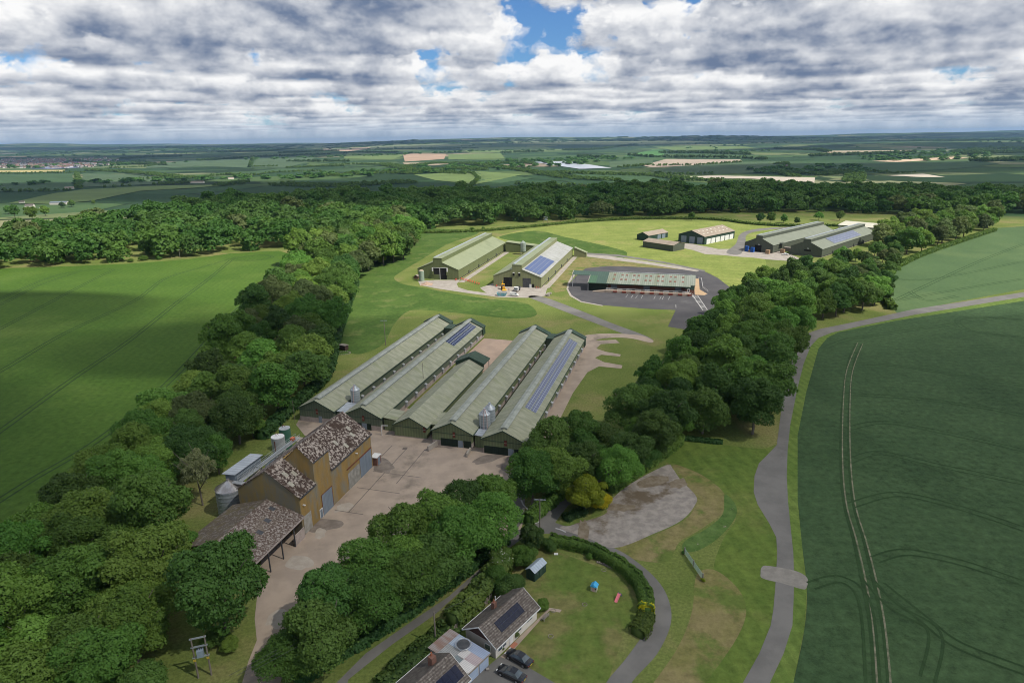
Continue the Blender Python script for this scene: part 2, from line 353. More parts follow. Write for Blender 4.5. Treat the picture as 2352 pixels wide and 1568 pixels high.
def terrain():
    m=bpy.data.materials.new('countryside'); m.use_nodes=True; t=NT(m.node_tree)
    P=t.n('ShaderNodeBsdfPrincipled'); o=t.n('ShaderNodeOutputMaterial'); t.t.links.new(P.outputs[0],o.inputs[0])
    co=t.n('ShaderNodeNewGeometry').outputs['Position']
    near=t.mix(t.ramp(t.noise(co,.05,6,.62),.33,.67),(.115,.155,.038),(.160,.190,.055))
    near=t.mix(t.ramp(t.noise(t.v('ADD',co,(91.,33.,0)),.035,6,.62),.50,.66),near,(.20,.19,.075))
    near=t.v('SCALE',near,scale=t.ramp(t.noise(co,1.7,4,.7),.3,.7,.68,1.32,False))
    warp=t.noise(co,.0016,2,.5,col=True)
    p=t.v('ADD',t.v('MULTIPLY',co,(1/430.,1/330.,0.)),t.v('SCALE',warp,scale=1.1))
    vo=t.n('ShaderNodeTexVoronoi',voronoi_dimensions='2D'); t.put(vo.inputs['Vector'],p); vo.inputs['Scale'].default_value=1.; vo.inputs['Randomness'].default_value=.8
    ve=t.n('ShaderNodeTexVoronoi',voronoi_dimensions='2D',feature='DISTANCE_TO_EDGE'); t.put(ve.inputs['Vector'],p); ve.inputs['Scale'].default_value=1.; ve.inputs['Randomness'].default_value=.8
    r,g,b=t.n('ShaderNodeSeparateColor').outputs[0:3]
    sc=[n for n in t.t.nodes if n.type=='SEPARATE_COLOR'][0]; t.put(sc.inputs[0],vo.outputs['Color'])
    rr=t.n('ShaderNodeValToRGB'); rr.color_ramp.interpolation='CONSTANT'
    cols=[(.0,(.042,.080,.036)),(.17,(.070,.120,.046)),(.3,(.050,.095,.040)),(.42,(.105,.15,.055)),(.52,(.040,.080,.034)),(.62,(.16,.19,.085)),(.70,(.060,.105,.045)),(.80,(.085,.135,.048)),(.88,(.24,.24,.13)),(.93,(.028,.055,.024)),(.975,(.28,.22,.16))]
    el=rr.color_ramp.elements
    while len(el)<len(cols): el.new(.5)
    for e,(q,cc) in zip(el,cols): e.position=q; e.color=(*cc,1)
    t.put(rr.inputs[0],r)
    far=t.mix(t.ramp(t.noise(co,.004,5,.6),.3,.7),rr.outputs[0],t.mix(1.,rr.outputs[0],(.72,.80,.8),'MULTIPLY'))
    far=t.mix(t.ramp(ve.outputs['Distance'],.012,.024,1.,0.),far,(.022,.042,.018))
    wood=t.ramp(t.noise(co,.0011,5,.6),.575,.585); far=t.mix(wood,far,(.024,.046,.020))
    d=t.v('LENGTH',t.v('MULTIPLY',co,(1,1,0)))
    col=t.mix(t.ramp(d,740.,800.),near,far)
    t.put(P.inputs['Base Color'],col); P.inputs['Roughness'].default_value=.95; P.inputs['Specular IOR Level'].default_value=.05
    rs=[0.]+[30*(27000/30)**(k/150) for k in range(151)]
    an=[-55+1.*k for k in range(111)]+[55+10*k for k in range(1,25)]+[300]
    an=[math.radians(a) for a in an]
    vs=[(0,0,0)]; fs=[]; n=len(an)
    for r in rs[1:]:
        for a in an:
            x,y=r*math.sin(a),r*math.cos(a); vs.append((x,y,height(x,y)))
    for j in range(n): fs.append((0,1+(j+1)%n,1+j))
    for i in range(len(rs)-2):
        for j in range(n):
            a=1+i*n+j; b=1+i*n+(j+1)%n; fs.append((a,b,b+n,a+n))
    me=bpy.data.meshes.new('ground'); me.from_pydata(vs,[],fs); me.materials.append(m)
    me.polygons.foreach_set('use_smooth',[True]*len(me.polygons)); me.flip_normals() if me.polygons[200].normal.z<0 else None
    ob=link('ground',me); ob['kind']='structure'
terrain()
# =====================================================================  fields, lawns, roads
sheet('crop_field',[(-700,640),(0,617),(140,612),(290,606),(430,596),(530,582),(640,576),(690,590),(650,660),(560,775),(480,880),(380,985),(290,1070),(210,1160),(100,1280),(-60,1400),(-900,1700)],.03,M['cropL'],False)
tracks('wheel_tracks',[[(-300,840),(0,687),(140,630),(262,617)],[(-300,905),(0,755),(180,660),(262,619)],[(-200,960),(0,853),(150,765),(310,690),(380,640),(470,612),(545,590)],[(-200,1130),(0,990),(170,868),(300,780),(400,700),(480,640),(530,598)],
  [(-100,1215),(60,1110),(240,1000),(400,865),(520,735),(600,660),(640,605)],[(530,598),(560,590),(600,586),(625,590),(590,598),(540,598)],[(-100,740),(0,700),(90,655),(180,625)]],.055,M['tramline'],1.9,.46)
sheet('crop_field',[(1900,776),(1925,763),(2060,736),(2352,691),(2700,650),(3300,900),(3200,1700),(1790,1700),(1822,1568),(1848,1440),(1853,1350),(1842,1250),(1832,1150),(1832,1000),(1852,900),(1880,800)],.03,M['cropR'])
sheet('crop_field',[(2000,640),(2045,700),(2060,719),(2352,664),(2750,590),(2700,490),(2352,520),(2282,524),(2120,580),(2030,628)],.03,M['cropT'],False)
tracks('wheel_tracks',[[(1895,800),(1935,783),(2010,770),(2352,722),(2600,690)],[(1955,835),(2060,840),(2200,862),(2352,885),(2600,925)],[(1945,905),(2100,915),(2250,935),(2352,955),(2600,1010)],[(1945,985),(2030,970),(2150,990),(2352,1035),(2600,1100)],
 [(1950,1060),(2020,1040),(2150,1068),(2352,1110)],[(1955,1160),(2060,1135),(2200,1165),(2352,1215)],[(2010,1285),(2080,1268),(2200,1290),(2352,1340)],[(2020,1340),(2120,1420),(2200,1480),(2352,1540)],[(1862,1345),(1930,1330),(1985,1380),(2005,1568),(2010,1700)],[(2130,1560),(2145,1450),(2050,1390),(1985,1320)],
 [(2352,735),(2250,728),(2200,735),(2230,760),(2352,775)]],.055,M['tramline'],1.9,.46)
tracks('pale_wheel_track',[[(1972,790),(1955,830),(1943,920),(1940,1040),(1948,1150),(1972,1240),(1992,1330),(2012,1430),(2025,1568),(2028,1700)]],.06,M['tramline'],1.9,.6)
tracks('pale_wheel_track',[[(1976,788),(1952,850),(1945,920),(1944,1040),(1953,1150),(1978,1240),(2000,1330),(2018,1430),(2030,1568),(2034,1700)]],.064,M['chalktrack'],1.8,.30)
tracks('wheel_tracks',[[(2055,690),(2140,650),(2250,600),(2352,560)],[(2060,690),(2200,665),(2352,640)],[(2050,640),(2150,640),(2352,600)],[(2090,670),(2130,690),(2200,680)]],.055,M['tramline'],1.9,.4)
# lawns
sheet('lush_grass',[(742,872),(770,822),(800,812),(832,812),(880,790),(905,745),(935,716),(975,712),(1080,722),(1170,731),(1222,728),(1232,716),(1205,696),(1120,686),(1040,674),(968,660),(925,652),(905,638),(925,622),(965,598),(1030,560),(1100,534),(1040,527),(955,528),(900,560),(830,610),(780,650),(720,760),(690,860)],.02,M['lush'])
sheet('sunny_lawn',[(1140,545),(1240,522),(1400,508),(1560,505),(1720,512),(1790,520),(1720,560),(1760,600),(1730,640),(1680,668),(1648,640),(1612,622),(1500,607),(1340,588),(1290,585),(1220,560),(1160,560)],.016,M['bright'])
sheet('lush_grass',[(1145,545),(1230,530),(1300,545),(1420,572),(1440,585),(1420,597),(1370,592),(1300,570),(1230,560)],.022,M['lush'])
sheet('striped_lawn',[(1560,1012),(1650,1020),(1750,1030),(1785,1020),(1745,1070),(1738,1130),(1786,1240),(1785,1330),(1775,1440),(1710,1568),(1670,1660),(1560,1640),(1620,1560),(1700,1450),(1712,1390),(1690,1345),(1640,1310),(1660,1240),(1690,1180),(1640,1110),(1560,1075),(1530,1060)],.016,M['striped'])
sheet('dry_grass_bank',[(1530,1062),(1570,1072),(1620,1095),(1665,1135),(1660,1175),(1610,1215),(1560,1245),(1530,1290),(1440,1280),(1412,1262),(1500,1228),(1570,1195),(1600,1160),(1597,1138),(1562,1100),(1545,1080)],.018,M['dry'])
sheet('weedy_bank',[(1665,1135),(1690,1160),(1688,1190),(1650,1235),(1600,1265),(1568,1262),(1575,1240),(1620,1215),(1660,1180)],.022,M['bank'])
sheet('dry_grass_mound',[(1600,1320),(1640,1308),(1690,1345),(1714,1395),(1695,1460),(1620,1568),(1560,1640),(1440,1640),(1500,1568),(1560,1480),(1590,1400)],.018,M['dry'])
sheet('dry_grass_bank',[(1262,655),(1300,597),(1336,590),(1420,597),(1500,609),(1580,619),(1500,616),(1400,612),(1345,616),(1318,630),(1303,655),(1298,668),(1275,672)],.026,M['dry'],False)
sheet('verge_grass',[(1700,1700),(1765,1568),(1798,1500),(1818,1436),(1821,1372),(1820,1269),(1808,1152),(1805,1093),(1807,1035),(1820,940),(1830,890),(1844,835),(1862,795),(1880,774),(1910,762),(1980,746),(2100,721),(2352,680),(2500,655),(2500,668),(2352,691),(2060,736),(1925,763),(1900,776),(1880,800),(1852,900),(1832,1000),(1832,1150),(1842,1250),(1853,1350),(1848,1440),(1822,1568),(1770,1700)],.034,M['verge'],False)
sheet('garden_lawn',[(1212,1270),(1260,1262),(1330,1285),(1420,1320),(1465,1370),(1475,1400),(1440,1440),(1425,1480),(1395,1568),(1370,1640),(1280,1640),(1220,1545),(1165,1500),(1195,1460),(1240,1410),(1200,1350)],.020,M['garden'])
# hard surfaces
sheet('concrete_yard',[(690,958),(680,975),(700,1000),(745,1018),(770,1050),(700,1180),(600,1280),(585,1420),(590,1470),(570,1520),(535,1640),(620,1640),(660,1520),(760,1400),(900,1290),(1040,1210),(1100,1200),(1165,1240),(1195,1222),(1204,1190),(1205,1100),(1240,1042),(1240,1000),(900,930)],.040,M['concrete'],False)
sitesheet('concrete_yard',[(48,25.5),(90,25.5),(89.5,40.5),(20,40.5),(20,25.5)],.040,M['pinkcon'])
sitesheet('concrete_path',[(-7,67),(40,67),(84,67),(93,62),(97,70),(100,78),(96,80),(93,73),(87,72),(84,76),(82,82),(79.5,82),(80,75),(76,73.2),(72,77),(70,84),(66.5,84),(67,76),(60,73),(40,71.6),(-10,71.6)],.040,M['concrete'])
sheet('concrete_track',[(1335,782),(1345,770),(1400,766),(1470,770),(1500,782),(1490,786),(1440,776),(1375,779),(1345,800)],.044,M['concrete'])
sheet('narrow_track',[(1213,681),(1248,682),(1330,712),(1405,742),(1480,770),(1500,782),(1488,786),(1420,762),(1330,728),(1250,697)],.036,M['asphalt'])
sheet('pale_yard',[(960,645),(1000,643),(1057,643),(1049,652),(1053,660),(1075,667),(1118,673),(1108,666),(1103,661),(1132,651),(1250,655),(1272,648),(1256,664),(1252,680),(1210,684),(1150,683),(1080,674),(1000,662),(965,655)],.036,M['palecon'],False)
sitesheet('concrete_path',[(190,-22.6),(296,-25),(296,-21.5),(190,-19)],.038,M['palecon'])
sitesheet('concrete_path',[(186,28.2),(285,26.5),(285,29.5),(186,31.5)],.038,M['palecon'])
sheet('concrete_track',[(1335,583),(1400,588),(1500,603),(1560,612),(1610,620),(1600,624),(1500,609),(1400,596),(1336,588)],.042,M['palecon'],False)
sheet('depot_apron',[(1303,664),(1311,678),(1336,692),(1384,701),(1483,709),(1552,712),(1534,750),(1575,757),(1640,752),(1680,700),(1690,670),(1648,638),(1615,622),(1600,621),(1500,615),(1440,612),(1395,611),(1345,616),(1326,632),(1308,650)],.038,M['blackasphalt'],False)
sheet('pale_kerb_strip',[(1316,628),(1304,650),(1301,664),(1309,680),(1334,694),(1384,703),(1384,701),(1336,692),(1313,678),(1305,664),(1308,650),(1325,626)],.042,M['palecon'],False)
sheet('depot_road',[(1335,580),(1420,585),(1520,600),(1620,621),(1618,624),(1520,604),(1420,589),(1335,584)],.046,M['asphalt'],False)
sheet('tan_ramp',[(1593,640),(1605,640),(1607,665),(1625,675),(1618,678),(1596,677)],.046,mat('tan_concrete',(.45,.32,.19),(.40,.28,.17),coords='World'),False)
sheet('pale_yard',[(1572,563),(1600,565),(1640,578),(1690,585),(1720,584),(1790,592),(1850,600),(1800,596),(1700,590),(1660,586),(1620,584),(1590,574),(1560,568)],.036,M['palecon'],False)
sheet('pale_yard',[(1540,556),(1590,560),(1650,572),(1700,572),(1715,560),(1790,575),(1830,590),(1850,602),(1762,596),(1700,588),(1650,584),(1600,572),(1560,570)],.040,M['palecon'],False)
sheet('access_road',[(1668,580),(1690,560),(1700,538),(1730,527),(1790,522),(1850,521),(1850,524),(1790,526),(1742,531),(1715,540),(1712,560),(1700,584)],.044,M['asphalt'])
# lanes
sheet('main_lane',[(1640,1700),(1706,1568),(1744,1500),(1770,1436),(1776,1401),(1780,1357),(1783,1313),(1785,1269),(1783,1234),(1767,1202),(1740,1158),(1731,1129),(1733,1093),(1743,1064),(1763,1044),(1784,1022),(1790,976),(1796,930),(1804,880),(1817,825),(1832,785),(1848,768),(1885,755),(1960,740),(2100,710),(2352,671),(2600,630),(2600,642),(2352,682),(2100,723),(1980,748),(1910,764),(1880,776),(1862,795),(1846,835),(1832,890),(1822,940),(1815,976),(1809,1035),(1807,1093),(1810,1152),(1816,1211),(1822,1269),(1824,1322),(1823,1372),(1820,1436),(1800,1500),(1768,1568),(1710,1700)],.048,M['asphalt'],False)
sheet('lane_crossing',[(1750,1302),(1764,1299),(1825,1310),(1854,1327),(1852,1350),(1840,1352),(1800,1340),(1752,1328),(1747,1315)],.052,mat('worn_crossing_asphalt',(.20,.185,.16),(.26,.24,.21),scale=.6,detail=9,coords='World'))
sheet('garden_lane',[(1250,1207),(1300,1212),(1410,1258),(1460,1288),(1508,1330),(1535,1375),(1541,1430),(1510,1500),(1450,1568),(1420,1640),(1360,1640),(1392,1568),(1435,1515),(1475,1460),(1500,1415),(1498,1370),(1470,1322),(1415,1275),(1330,1235),(1250,1222)],.048,M['asphalt'])
sheet('junction',[(1188,1215),(1205,1190),(1206,1060),(1175,1060),(1180,1150),(1165,1230),(1120,1290),(1030,1370),(955,1420),(840,1500),(700,1640),(780,1640),(800,1560),(900,1480),(1000,1410),(1100,1320),(1170,1258),(1215,1225),(1260,1225),(1330,1242),(1335,1222),(1275,1200),(1305,1160),(1400,1090),(1385,1078),(1290,1140),(1250,1180),(1215,1220)],.044,M['asphalt'],False)
sheet('gravel_parking',[(1285,1212),(1330,1200),(1390,1180),(1402,1150),(1450,1110),(1530,1068),(1545,1076),(1562,1100),(1598,1138),(1596,1160),(1565,1195),(1500,1226),(1412,1258),(1350,1235)],.052,M['gravel'])
sheet('verge_grass',[(1288,1202),(1284,1190),(1300,1170),(1350,1140),(1400,1150),(1385,1178),(1340,1195),(1305,1208)],.058,M['garden'])
sheet('house_drive',[(1068,1600),(1076,1568),(1120,1530),(1150,1505),(1170,1490),(1210,1530),(1275,1568),(1330,1610),(1320,1640),(1000,1640)],.046,M['asphalt'],False)
sheet('garden_path',[(1150,1508),(1175,1480),(1245,1412),(1262,1395),(1290,1400),(1286,1406),(1262,1402),(1240,1425),(1180,1492),(1160,1512)],.050,M['concrete'],False)
# yard details: joints, drain covers, stains
mb=MB()
for a,b in [((-8,31.5),(-52,31.8)),((-8,36),(-40,36.4)),((-8,41),(-26,41.3)),((-22,33),(-22,46)),((-30,33),(-30,44)),((-40,33),(-40,40))]:
    band(mb,[W(*a),W(*b)],.22,.050)
mb.obj('slab_joint',M['joint'])['kind']='structure'
for (x,y) in [(930,1030),(1128,1092),(1201,1058)]:
    g=G(x,y); d=MB(); d.box(g[0]-.6,g[0]+.6,g[1]-.6,g[1]+.6,.05,.09); tag(d.obj('drain_cover',M['joint']),{930:'dark drain cover in the concrete yard before the long green sheds',1128:'dark drain cover at the yard edge by the middle trees',1201:'dark drain cover beside the rightmost long shed corner'}[x],'drain cover')
mb=MB()
for x0,x1 in ((952,968),(985,998),(1012,1026)): pass
# loading bay lines, hatch marking, junction lines
for v in (74.5,77.2,79.5,82.2,88.5,91.4,92.6,95.6): band(mb,[W(179,v),W(172.5,v-.4)],.16,.046)
for i in range(12):
    a=Vector(G(1594+i*2.2,679+i*2.9)); band(mb,[(a.x-1.3,a.y),(a.x+1.3,a.y-.2)],.45,.046)
for dx in(0,11): band(mb,[G(1591+dx,678),G(1614+dx,712)],.3,.050)
for D in ([(1197,1148),(1203,1160),(1215,1172)],[(1226,1202),(1234,1200),(1240,1196)],[(1276,1213),(1290,1217),(1300,1222)]): band(mb,smooth_open([G(*q) for q in D]),.35,.056)
mb.obj('road_marking',M['line'])['kind']='structure'

# patched and stained areas of the yard
M['stain']=mat('damp_stained_concrete',(.17,.14,.115),(.24,.20,.165),scale=.5,detail=8,coords='World')
M['patch']=mat('fresh_pale_patch',(.42,.37,.31),(.36,.31,.255),scale=.6,detail=8,coords='World')
def blob(name,px,py,rx,ry,m,z,seed,rot=0):
    g=random.Random(seed); c=G(px,py); P=[]
    for i in range(14):
        a=2*math.pi*i/14; k=g.uniform(.72,1.15); x,y=rx*k*math.cos(a),ry*k*math.sin(a); P.append((c[0]+x*math.cos(rot)-y*math.sin(rot),c[1]+x*math.sin(rot)+y*math.cos(rot)))
    flat(name,smooth_closed(P,4),z,m)
for i,(px,py,rx,ry,m) in enumerate([(740,1205,4.2,2.6,'stain'),(1040,1020,5,2.2,'stain'),(1130,1050,6,2,'stain'),(790,1165,2.4,1.7,'patch'),(690,1290,2.2,3.5,'patch'),(640,1420,2.4,1.8,'patch'),(735,1225,2,1.2,'patch'),(880,1070,4.5,3.0,'stain'),(690,1010,3,1.5,'patch'),(1170,1075,4,1.6,'stain')]):
    blob('worn_patch',px,py,rx,ry,M[m],.0465+.0008*i,i,.3*i)
# worn, weedy rims where the grass meets gravel and lanes
for i,(px,py,rx,ry,m) in enumerate([(1420,1165,4,1.6,'dirt'),(1500,1105,5,2,'dirt'),(1560,1110,3,2,'dirt'),(1340,1222,5,1.2,'dirt')]):
    M['dirt']=M.get('dirt') or mat('trodden_earth',(.16,.125,.08),(.24,.20,.145),scale=.7,detail=9,coords='World'); blob('worn_patch',px,py,rx,ry,M[m],.056+.0008*i,40+i,.5*i)
# =====================================================================  buildings
M['shedroof']=mat('weathered_green_roof',(.25,.262,.182),(.335,.340,.25),scale=.7,detail=8,rough=.85,wave=((0,1,0),1.05,.12),stretch=(.10,1,1),c=(.235,.26,.135),cs=.25,clo=.5,chi=.75,bump=.1)
M['clad']=mat('green_cladding',(.155,.195,.095),(.18,.215,.115),scale=.4,rough=.7,wave=((1,1,0),.8,.35),stretch=(1,1,.12),c=(.17,.18,.11),cs=.5)
M['claddark']=mat('dark_green_cladding',(.115,.145,.095),(.135,.165,.11),scale=.4,rough=.7,wave=((1,1,0),.8,.35),stretch=(1,1,.12),c=(.14,.15,.11),cs=.5)
M['trimgreen']=mat('dark_green_trim',(.030,.060,.040),(.045,.075,.05),scale=.6,rough=.6)
M['block']=mat('painted_block_wall',(.42,.355,.32),(.33,.28,.25),scale=.7,detail=7,rough=.9,c=(.22,.19,.16),cs=.5,clo=.58,chi=.75)
M['void']=mat('unlit_interior',(.012,.012,.012),(.02,.02,.018),rough=.95)  # near-black panels paint the darkness inside open doorways and vents
M['greenvoid']=mat('black_green_door',(.010,.022,.014),(.016,.030,.02),rough=.7,wave=((1,0,0),.5,.3))
M['redbrown']=mat('red_brown_louvre',(.16,.05,.03),(.12,.04,.03),scale=2,rough=.8)
M['galv']=mat('galvanised_steel',(.36,.40,.43),(.44,.48,.50),scale=.8,detail=6,rough=.48,metal=.35,spec=.5,wave=((0,0,1),.8,.35))
M['galvroof']=mat('galvanised_roof',(.38,.42,.46),(.48,.52,.56),scale=.5,rough=.45,metal=.3,spec=.5,wave=((0,1,0),1.0,.35),c=(.30,.22,.17),cs=.4,clo=.62,chi=.72)
M['steel']=mat('dull_steel',(.40,.42,.43),(.50,.52,.53),scale=1,rough=.45,metal=.4,spec=.5)
M['dkmetal']=mat('dark_metal',(.05,.055,.06),(.08,.08,.085),scale=1,rough=.6)
M['rust']=mat('rusty_iron',(.20,.07,.035),(.12,.05,.03),scale=2)
M['yellowwall']=mat('lichened_render',(.25,.168,.060),(.31,.200,.065),scale=.55,detail=9,rough=.95,stretch=(1,1,.35),c=(.21,.195,.145),cs=.35,clo=.44,chi=.66,bump=.15)
M['greywall']=mat('lichened_gable_render',(.215,.17,.085),(.26,.19,.07),scale=.55,detail=9,rough=.95,stretch=(1,1,.35),c=(.19,.175,.13),cs=.35,clo=.42,chi=.62,bump=.15)
M['lichenroof']=mat('mossy_roof_with_pale_lichen',(.058,.038,.030),(.36,.31,.265),scale=1.9,detail=5,rough=.95,lo=.47,hi=.57,c=(.058,.038,.028),cs=.16,clo=.50,chi=.62,bump=.3)
M['lichenroof2']=mat('speckled_lichen_roof',(.10,.070,.055),(.32,.285,.25),scale=2.6,detail=4,rough=.95,lo=.44,hi=.64,c=(.16,.13,.10),cs=.16,clo=.5,chi=.7,bump=.3)
M['mossroof']=mat('olive_moss_roof',(.13,.105,.055),(.11,.088,.07),scale=.5,detail=8,rough=.95,c=(.19,.17,.15),cs=1.4,clo=.5,chi=.6,bump=.3)
M['bluegrey']=mat('blue_grey_door_paint',(.175,.215,.255),(.21,.25,.29),scale=.8,rough=.6,wave=((0,1,0),.5,.3),stretch=(1,1,.2))
M['glass']=mat('window_glass',(.05,.07,.085),(.09,.12,.14),scale=.6,rough=.08,spec=.8)
M['monroof']=mat('olive_metal_roof',(.235,.265,.155),(.26,.29,.175),scale=.2,rough=.6,wave=((0,1,0),1.0,.2),c=(.20,.23,.13),cs=.1)
M['monwall']=mat('olive_metal_wall',(.13,.155,.065),(.15,.175,.08),scale=.3,rough=.6,wave=((1,1,0),.9,.22),stretch=(1,1,.15))
M['monroof2']=mat('grey_olive_metal_roof',(.185,.205,.155),(.205,.225,.175),scale=.2,rough=.65,wave=((0,1,0),1.0,.2))
M['monwall2']=mat('grey_olive_metal_wall',(.080,.092,.068),(.092,.105,.078),scale=.3,rough=.6,wave=((1,1,0),.9,.22))
M['monwall3']=mat('khaki_metal_wall',(.20,.215,.105),(.23,.24,.125),scale=.3,rough=.6,wave=((1,1,0),.9,.22),stretch=(1,1,.15))
M['silverroof']=mat('bleached_silver_roof',(.29,.295,.275),(.38,.385,.365),scale=.6,detail=7,rough=.5,stretch=(.2,1,1),c=(.24,.245,.19),cs=.35,clo=.55,chi=.7)
M['brownroof']=mat('brown_fibre_roof',(.30,.245,.19),(.345,.285,.225),scale=.3,rough=.85,wave=((0,1,0),1.1,.2),c=(.25,.20,.15),cs=.15)
M['cream']=mat('cream_sheet_roof',(.52,.50,.40),(.58,.56,.46),scale=.2,rough=.7,wave=((0,1,0),1.1,.15))
M['forest']=mat('forest_green_cladding',(.022,.050,.036),(.030,.060,.044),scale=.3,rough=.6,wave=((1,1,0),.8,.25))
M['depotgreen']=mat('smooth_green_roof',(.055,.095,.075),(.062,.105,.082),scale=.3,rough=.5,wave=((1,0,0),1.2,.2))
M['patchgreen']=mat('brighter_green_sheet',(.060,.125,.075),(.068,.135,.082),scale=.3,rough=.5,wave=((1,0,0),1.2,.2))
M['depotroof']=mat('streaked_translucent_roof',(.20,.235,.185),(.27,.29,.245),scale=.35,detail=8,rough=.7,stretch=(1.4,.14,.3),wave=((1,0,0),1.05,.35),c=(.17,.18,.10),cs=.2,clo=.5,chi=.72)
M['brick']=mat('red_brown_brick',(.17,.085,.062),(.22,.115,.085),scale=3,rough=.9)
M['redrubber']=mat('dock_buffer_red',(.25,.055,.035),(.18,.045,.03),scale=1)
def solarmat(name,base,line,px,py,lw,rough=.12):
    m=bpy.data.materials.new(name); m.use_nodes=True; t=NT(m.node_tree)
    P=t.n('ShaderNodeBsdfPrincipled'); o=t.n('ShaderNodeOutputMaterial'); t.t.links.new(P.outputs[0],o.inputs[0])
    x,y,z=t.sep(t.n('ShaderNodeTexCoord').outputs['Object'])
    f=None
    for c,p in((x,px),(y,py)):
        fr=t.m('ABSOLUTE',t.m('SUBTRACT',t.m('FRACT',t.m('DIVIDE',c,p)),.5)); g=t.m('GREATER_THAN',fr,.5-lw/p/2)
        f=g if f is None else t.m('MAXIMUM',f,g)
    t.put(P.inputs['Base Color'],t.mix(f,base,line)); P.inputs['Roughness'].default_value=rough; P.inputs['Specular IOR Level'].default_value=.5
    return m
M['solar']=solarmat('blue_solar_cells',(.018,.030,.085),(.30,.34,.42),.98,1.66,.10)
M['solar2']=solarmat('grey_blue_solar_cells',(.10,.12,.20),(.34,.37,.44),.98,1.66,.12,.35)
M['solar3']=solarmat('bright_blue_solar_cells',(.04,.075,.20),(.10,.14,.27),1.0,1.66,.08,.3)
M['solarhouse']=solarmat('black_blue_solar_cells',(.006,.009,.028),(.016,.02,.045),.98,1.0,.05,.1)
def gable(x0,x1,e,r,xr=None,e2=None,y0=0,y1=1):
    xr=(x0+x1)/2 if xr is None else xr; e2=e if e2 is None else e2
    return [(x0,0),(x1,0),(x1,e2),(xr,r),(x0,e)]
def roof_pair(mb,x0,x1,e,r,y0,y1,ov=.35,t=.14,k=0,xr=None):
    xr=(x0+x1)/2 if xr is None else xr
    for a in(x0,x1):
        s=(r-e)/abs(xr-a); xo=a+(-ov if a<xr else ov); zo=e-s*ov
        mb.slab((xr,y0-ov,r+.16),(xo,y0-ov,zo+.16),(xo,y1+ov,zo+.16),(xr,y1+ov,r+.16),t,k)
def onslope(x0,e,xr,r,f):
    return (x0+(xr-x0)*f, e+(r-e)*f+.18)
def solar_rows(parent,name,x0,e,xr,r,rows,y0,y1,m,lift=.10):
    """panels on the slope from the eave (x0,e) to the ridge (xr,r); rows = list of (f0,f1)"""
    for f0,f1 in rows:
        a=onslope(x0,e,xr,r,f0); b=onslope(x0,e,xr,r,f1); L=math.hypot(b[0]-a[0],b[1]-a[1]); ang=math.atan2(b[1]-a[1],b[0]-a[0])
        mb=MB(); mb.box(0,L,0,y1-y0,0,.05)
        o=mb.obj(name,m,parent); o.location=(a[0],y0,a[1]+lift); o.rotation_euler=(0,-ang,0)
def door(parent,name,x0,x1,z1,m,y=0,z0=0,ax='x',sgn=-1,frame=None,handle=False,lab=None,at=None):
    """leaf on a wall: ax 'x' wall facing -y at y; ax 'y' wall facing +x at x=at"""
    mb=MB()
    if ax=='x': mb.box(x0,x1,y-.07,y-.012,z0,z1)
    else: mb.box(at+.012*sgn,at+.07*sgn,x0,x1,z0,z1)
    o=mb.obj(name,m,parent,lab)
    if frame:
        fb=MB(); w=.13
        if ax=='x':
            fb.box(x0-w,x0-.002,y-.10,y-.012,z0,z1); fb.box(x1+.002,x1+w,y-.10,y-.012,z0,z1); fb.box(x0-w,x1+w,y-.10,y-.012,z1+.002,z1+w)
        else:
            a,b=sorted((at+.012*sgn,at+.10*sgn)); fb.box(a,b,x0-w,x0-.002,z0,z1); fb.box(a,b,x1+.002,x1+w,z0,z1); fb.box(a,b,x0-w,x1+w,z1+.002,z1+w)
        fb.obj('frame',frame,o)
    return o
def site(u,v,extra=0): return (*W(u,v),0), -SA-math.radians(extra)
M['ridgecap']=mat('ridge_cap',(.33,.35,.31),(.25,.27,.23),scale=.5,rough=.7)
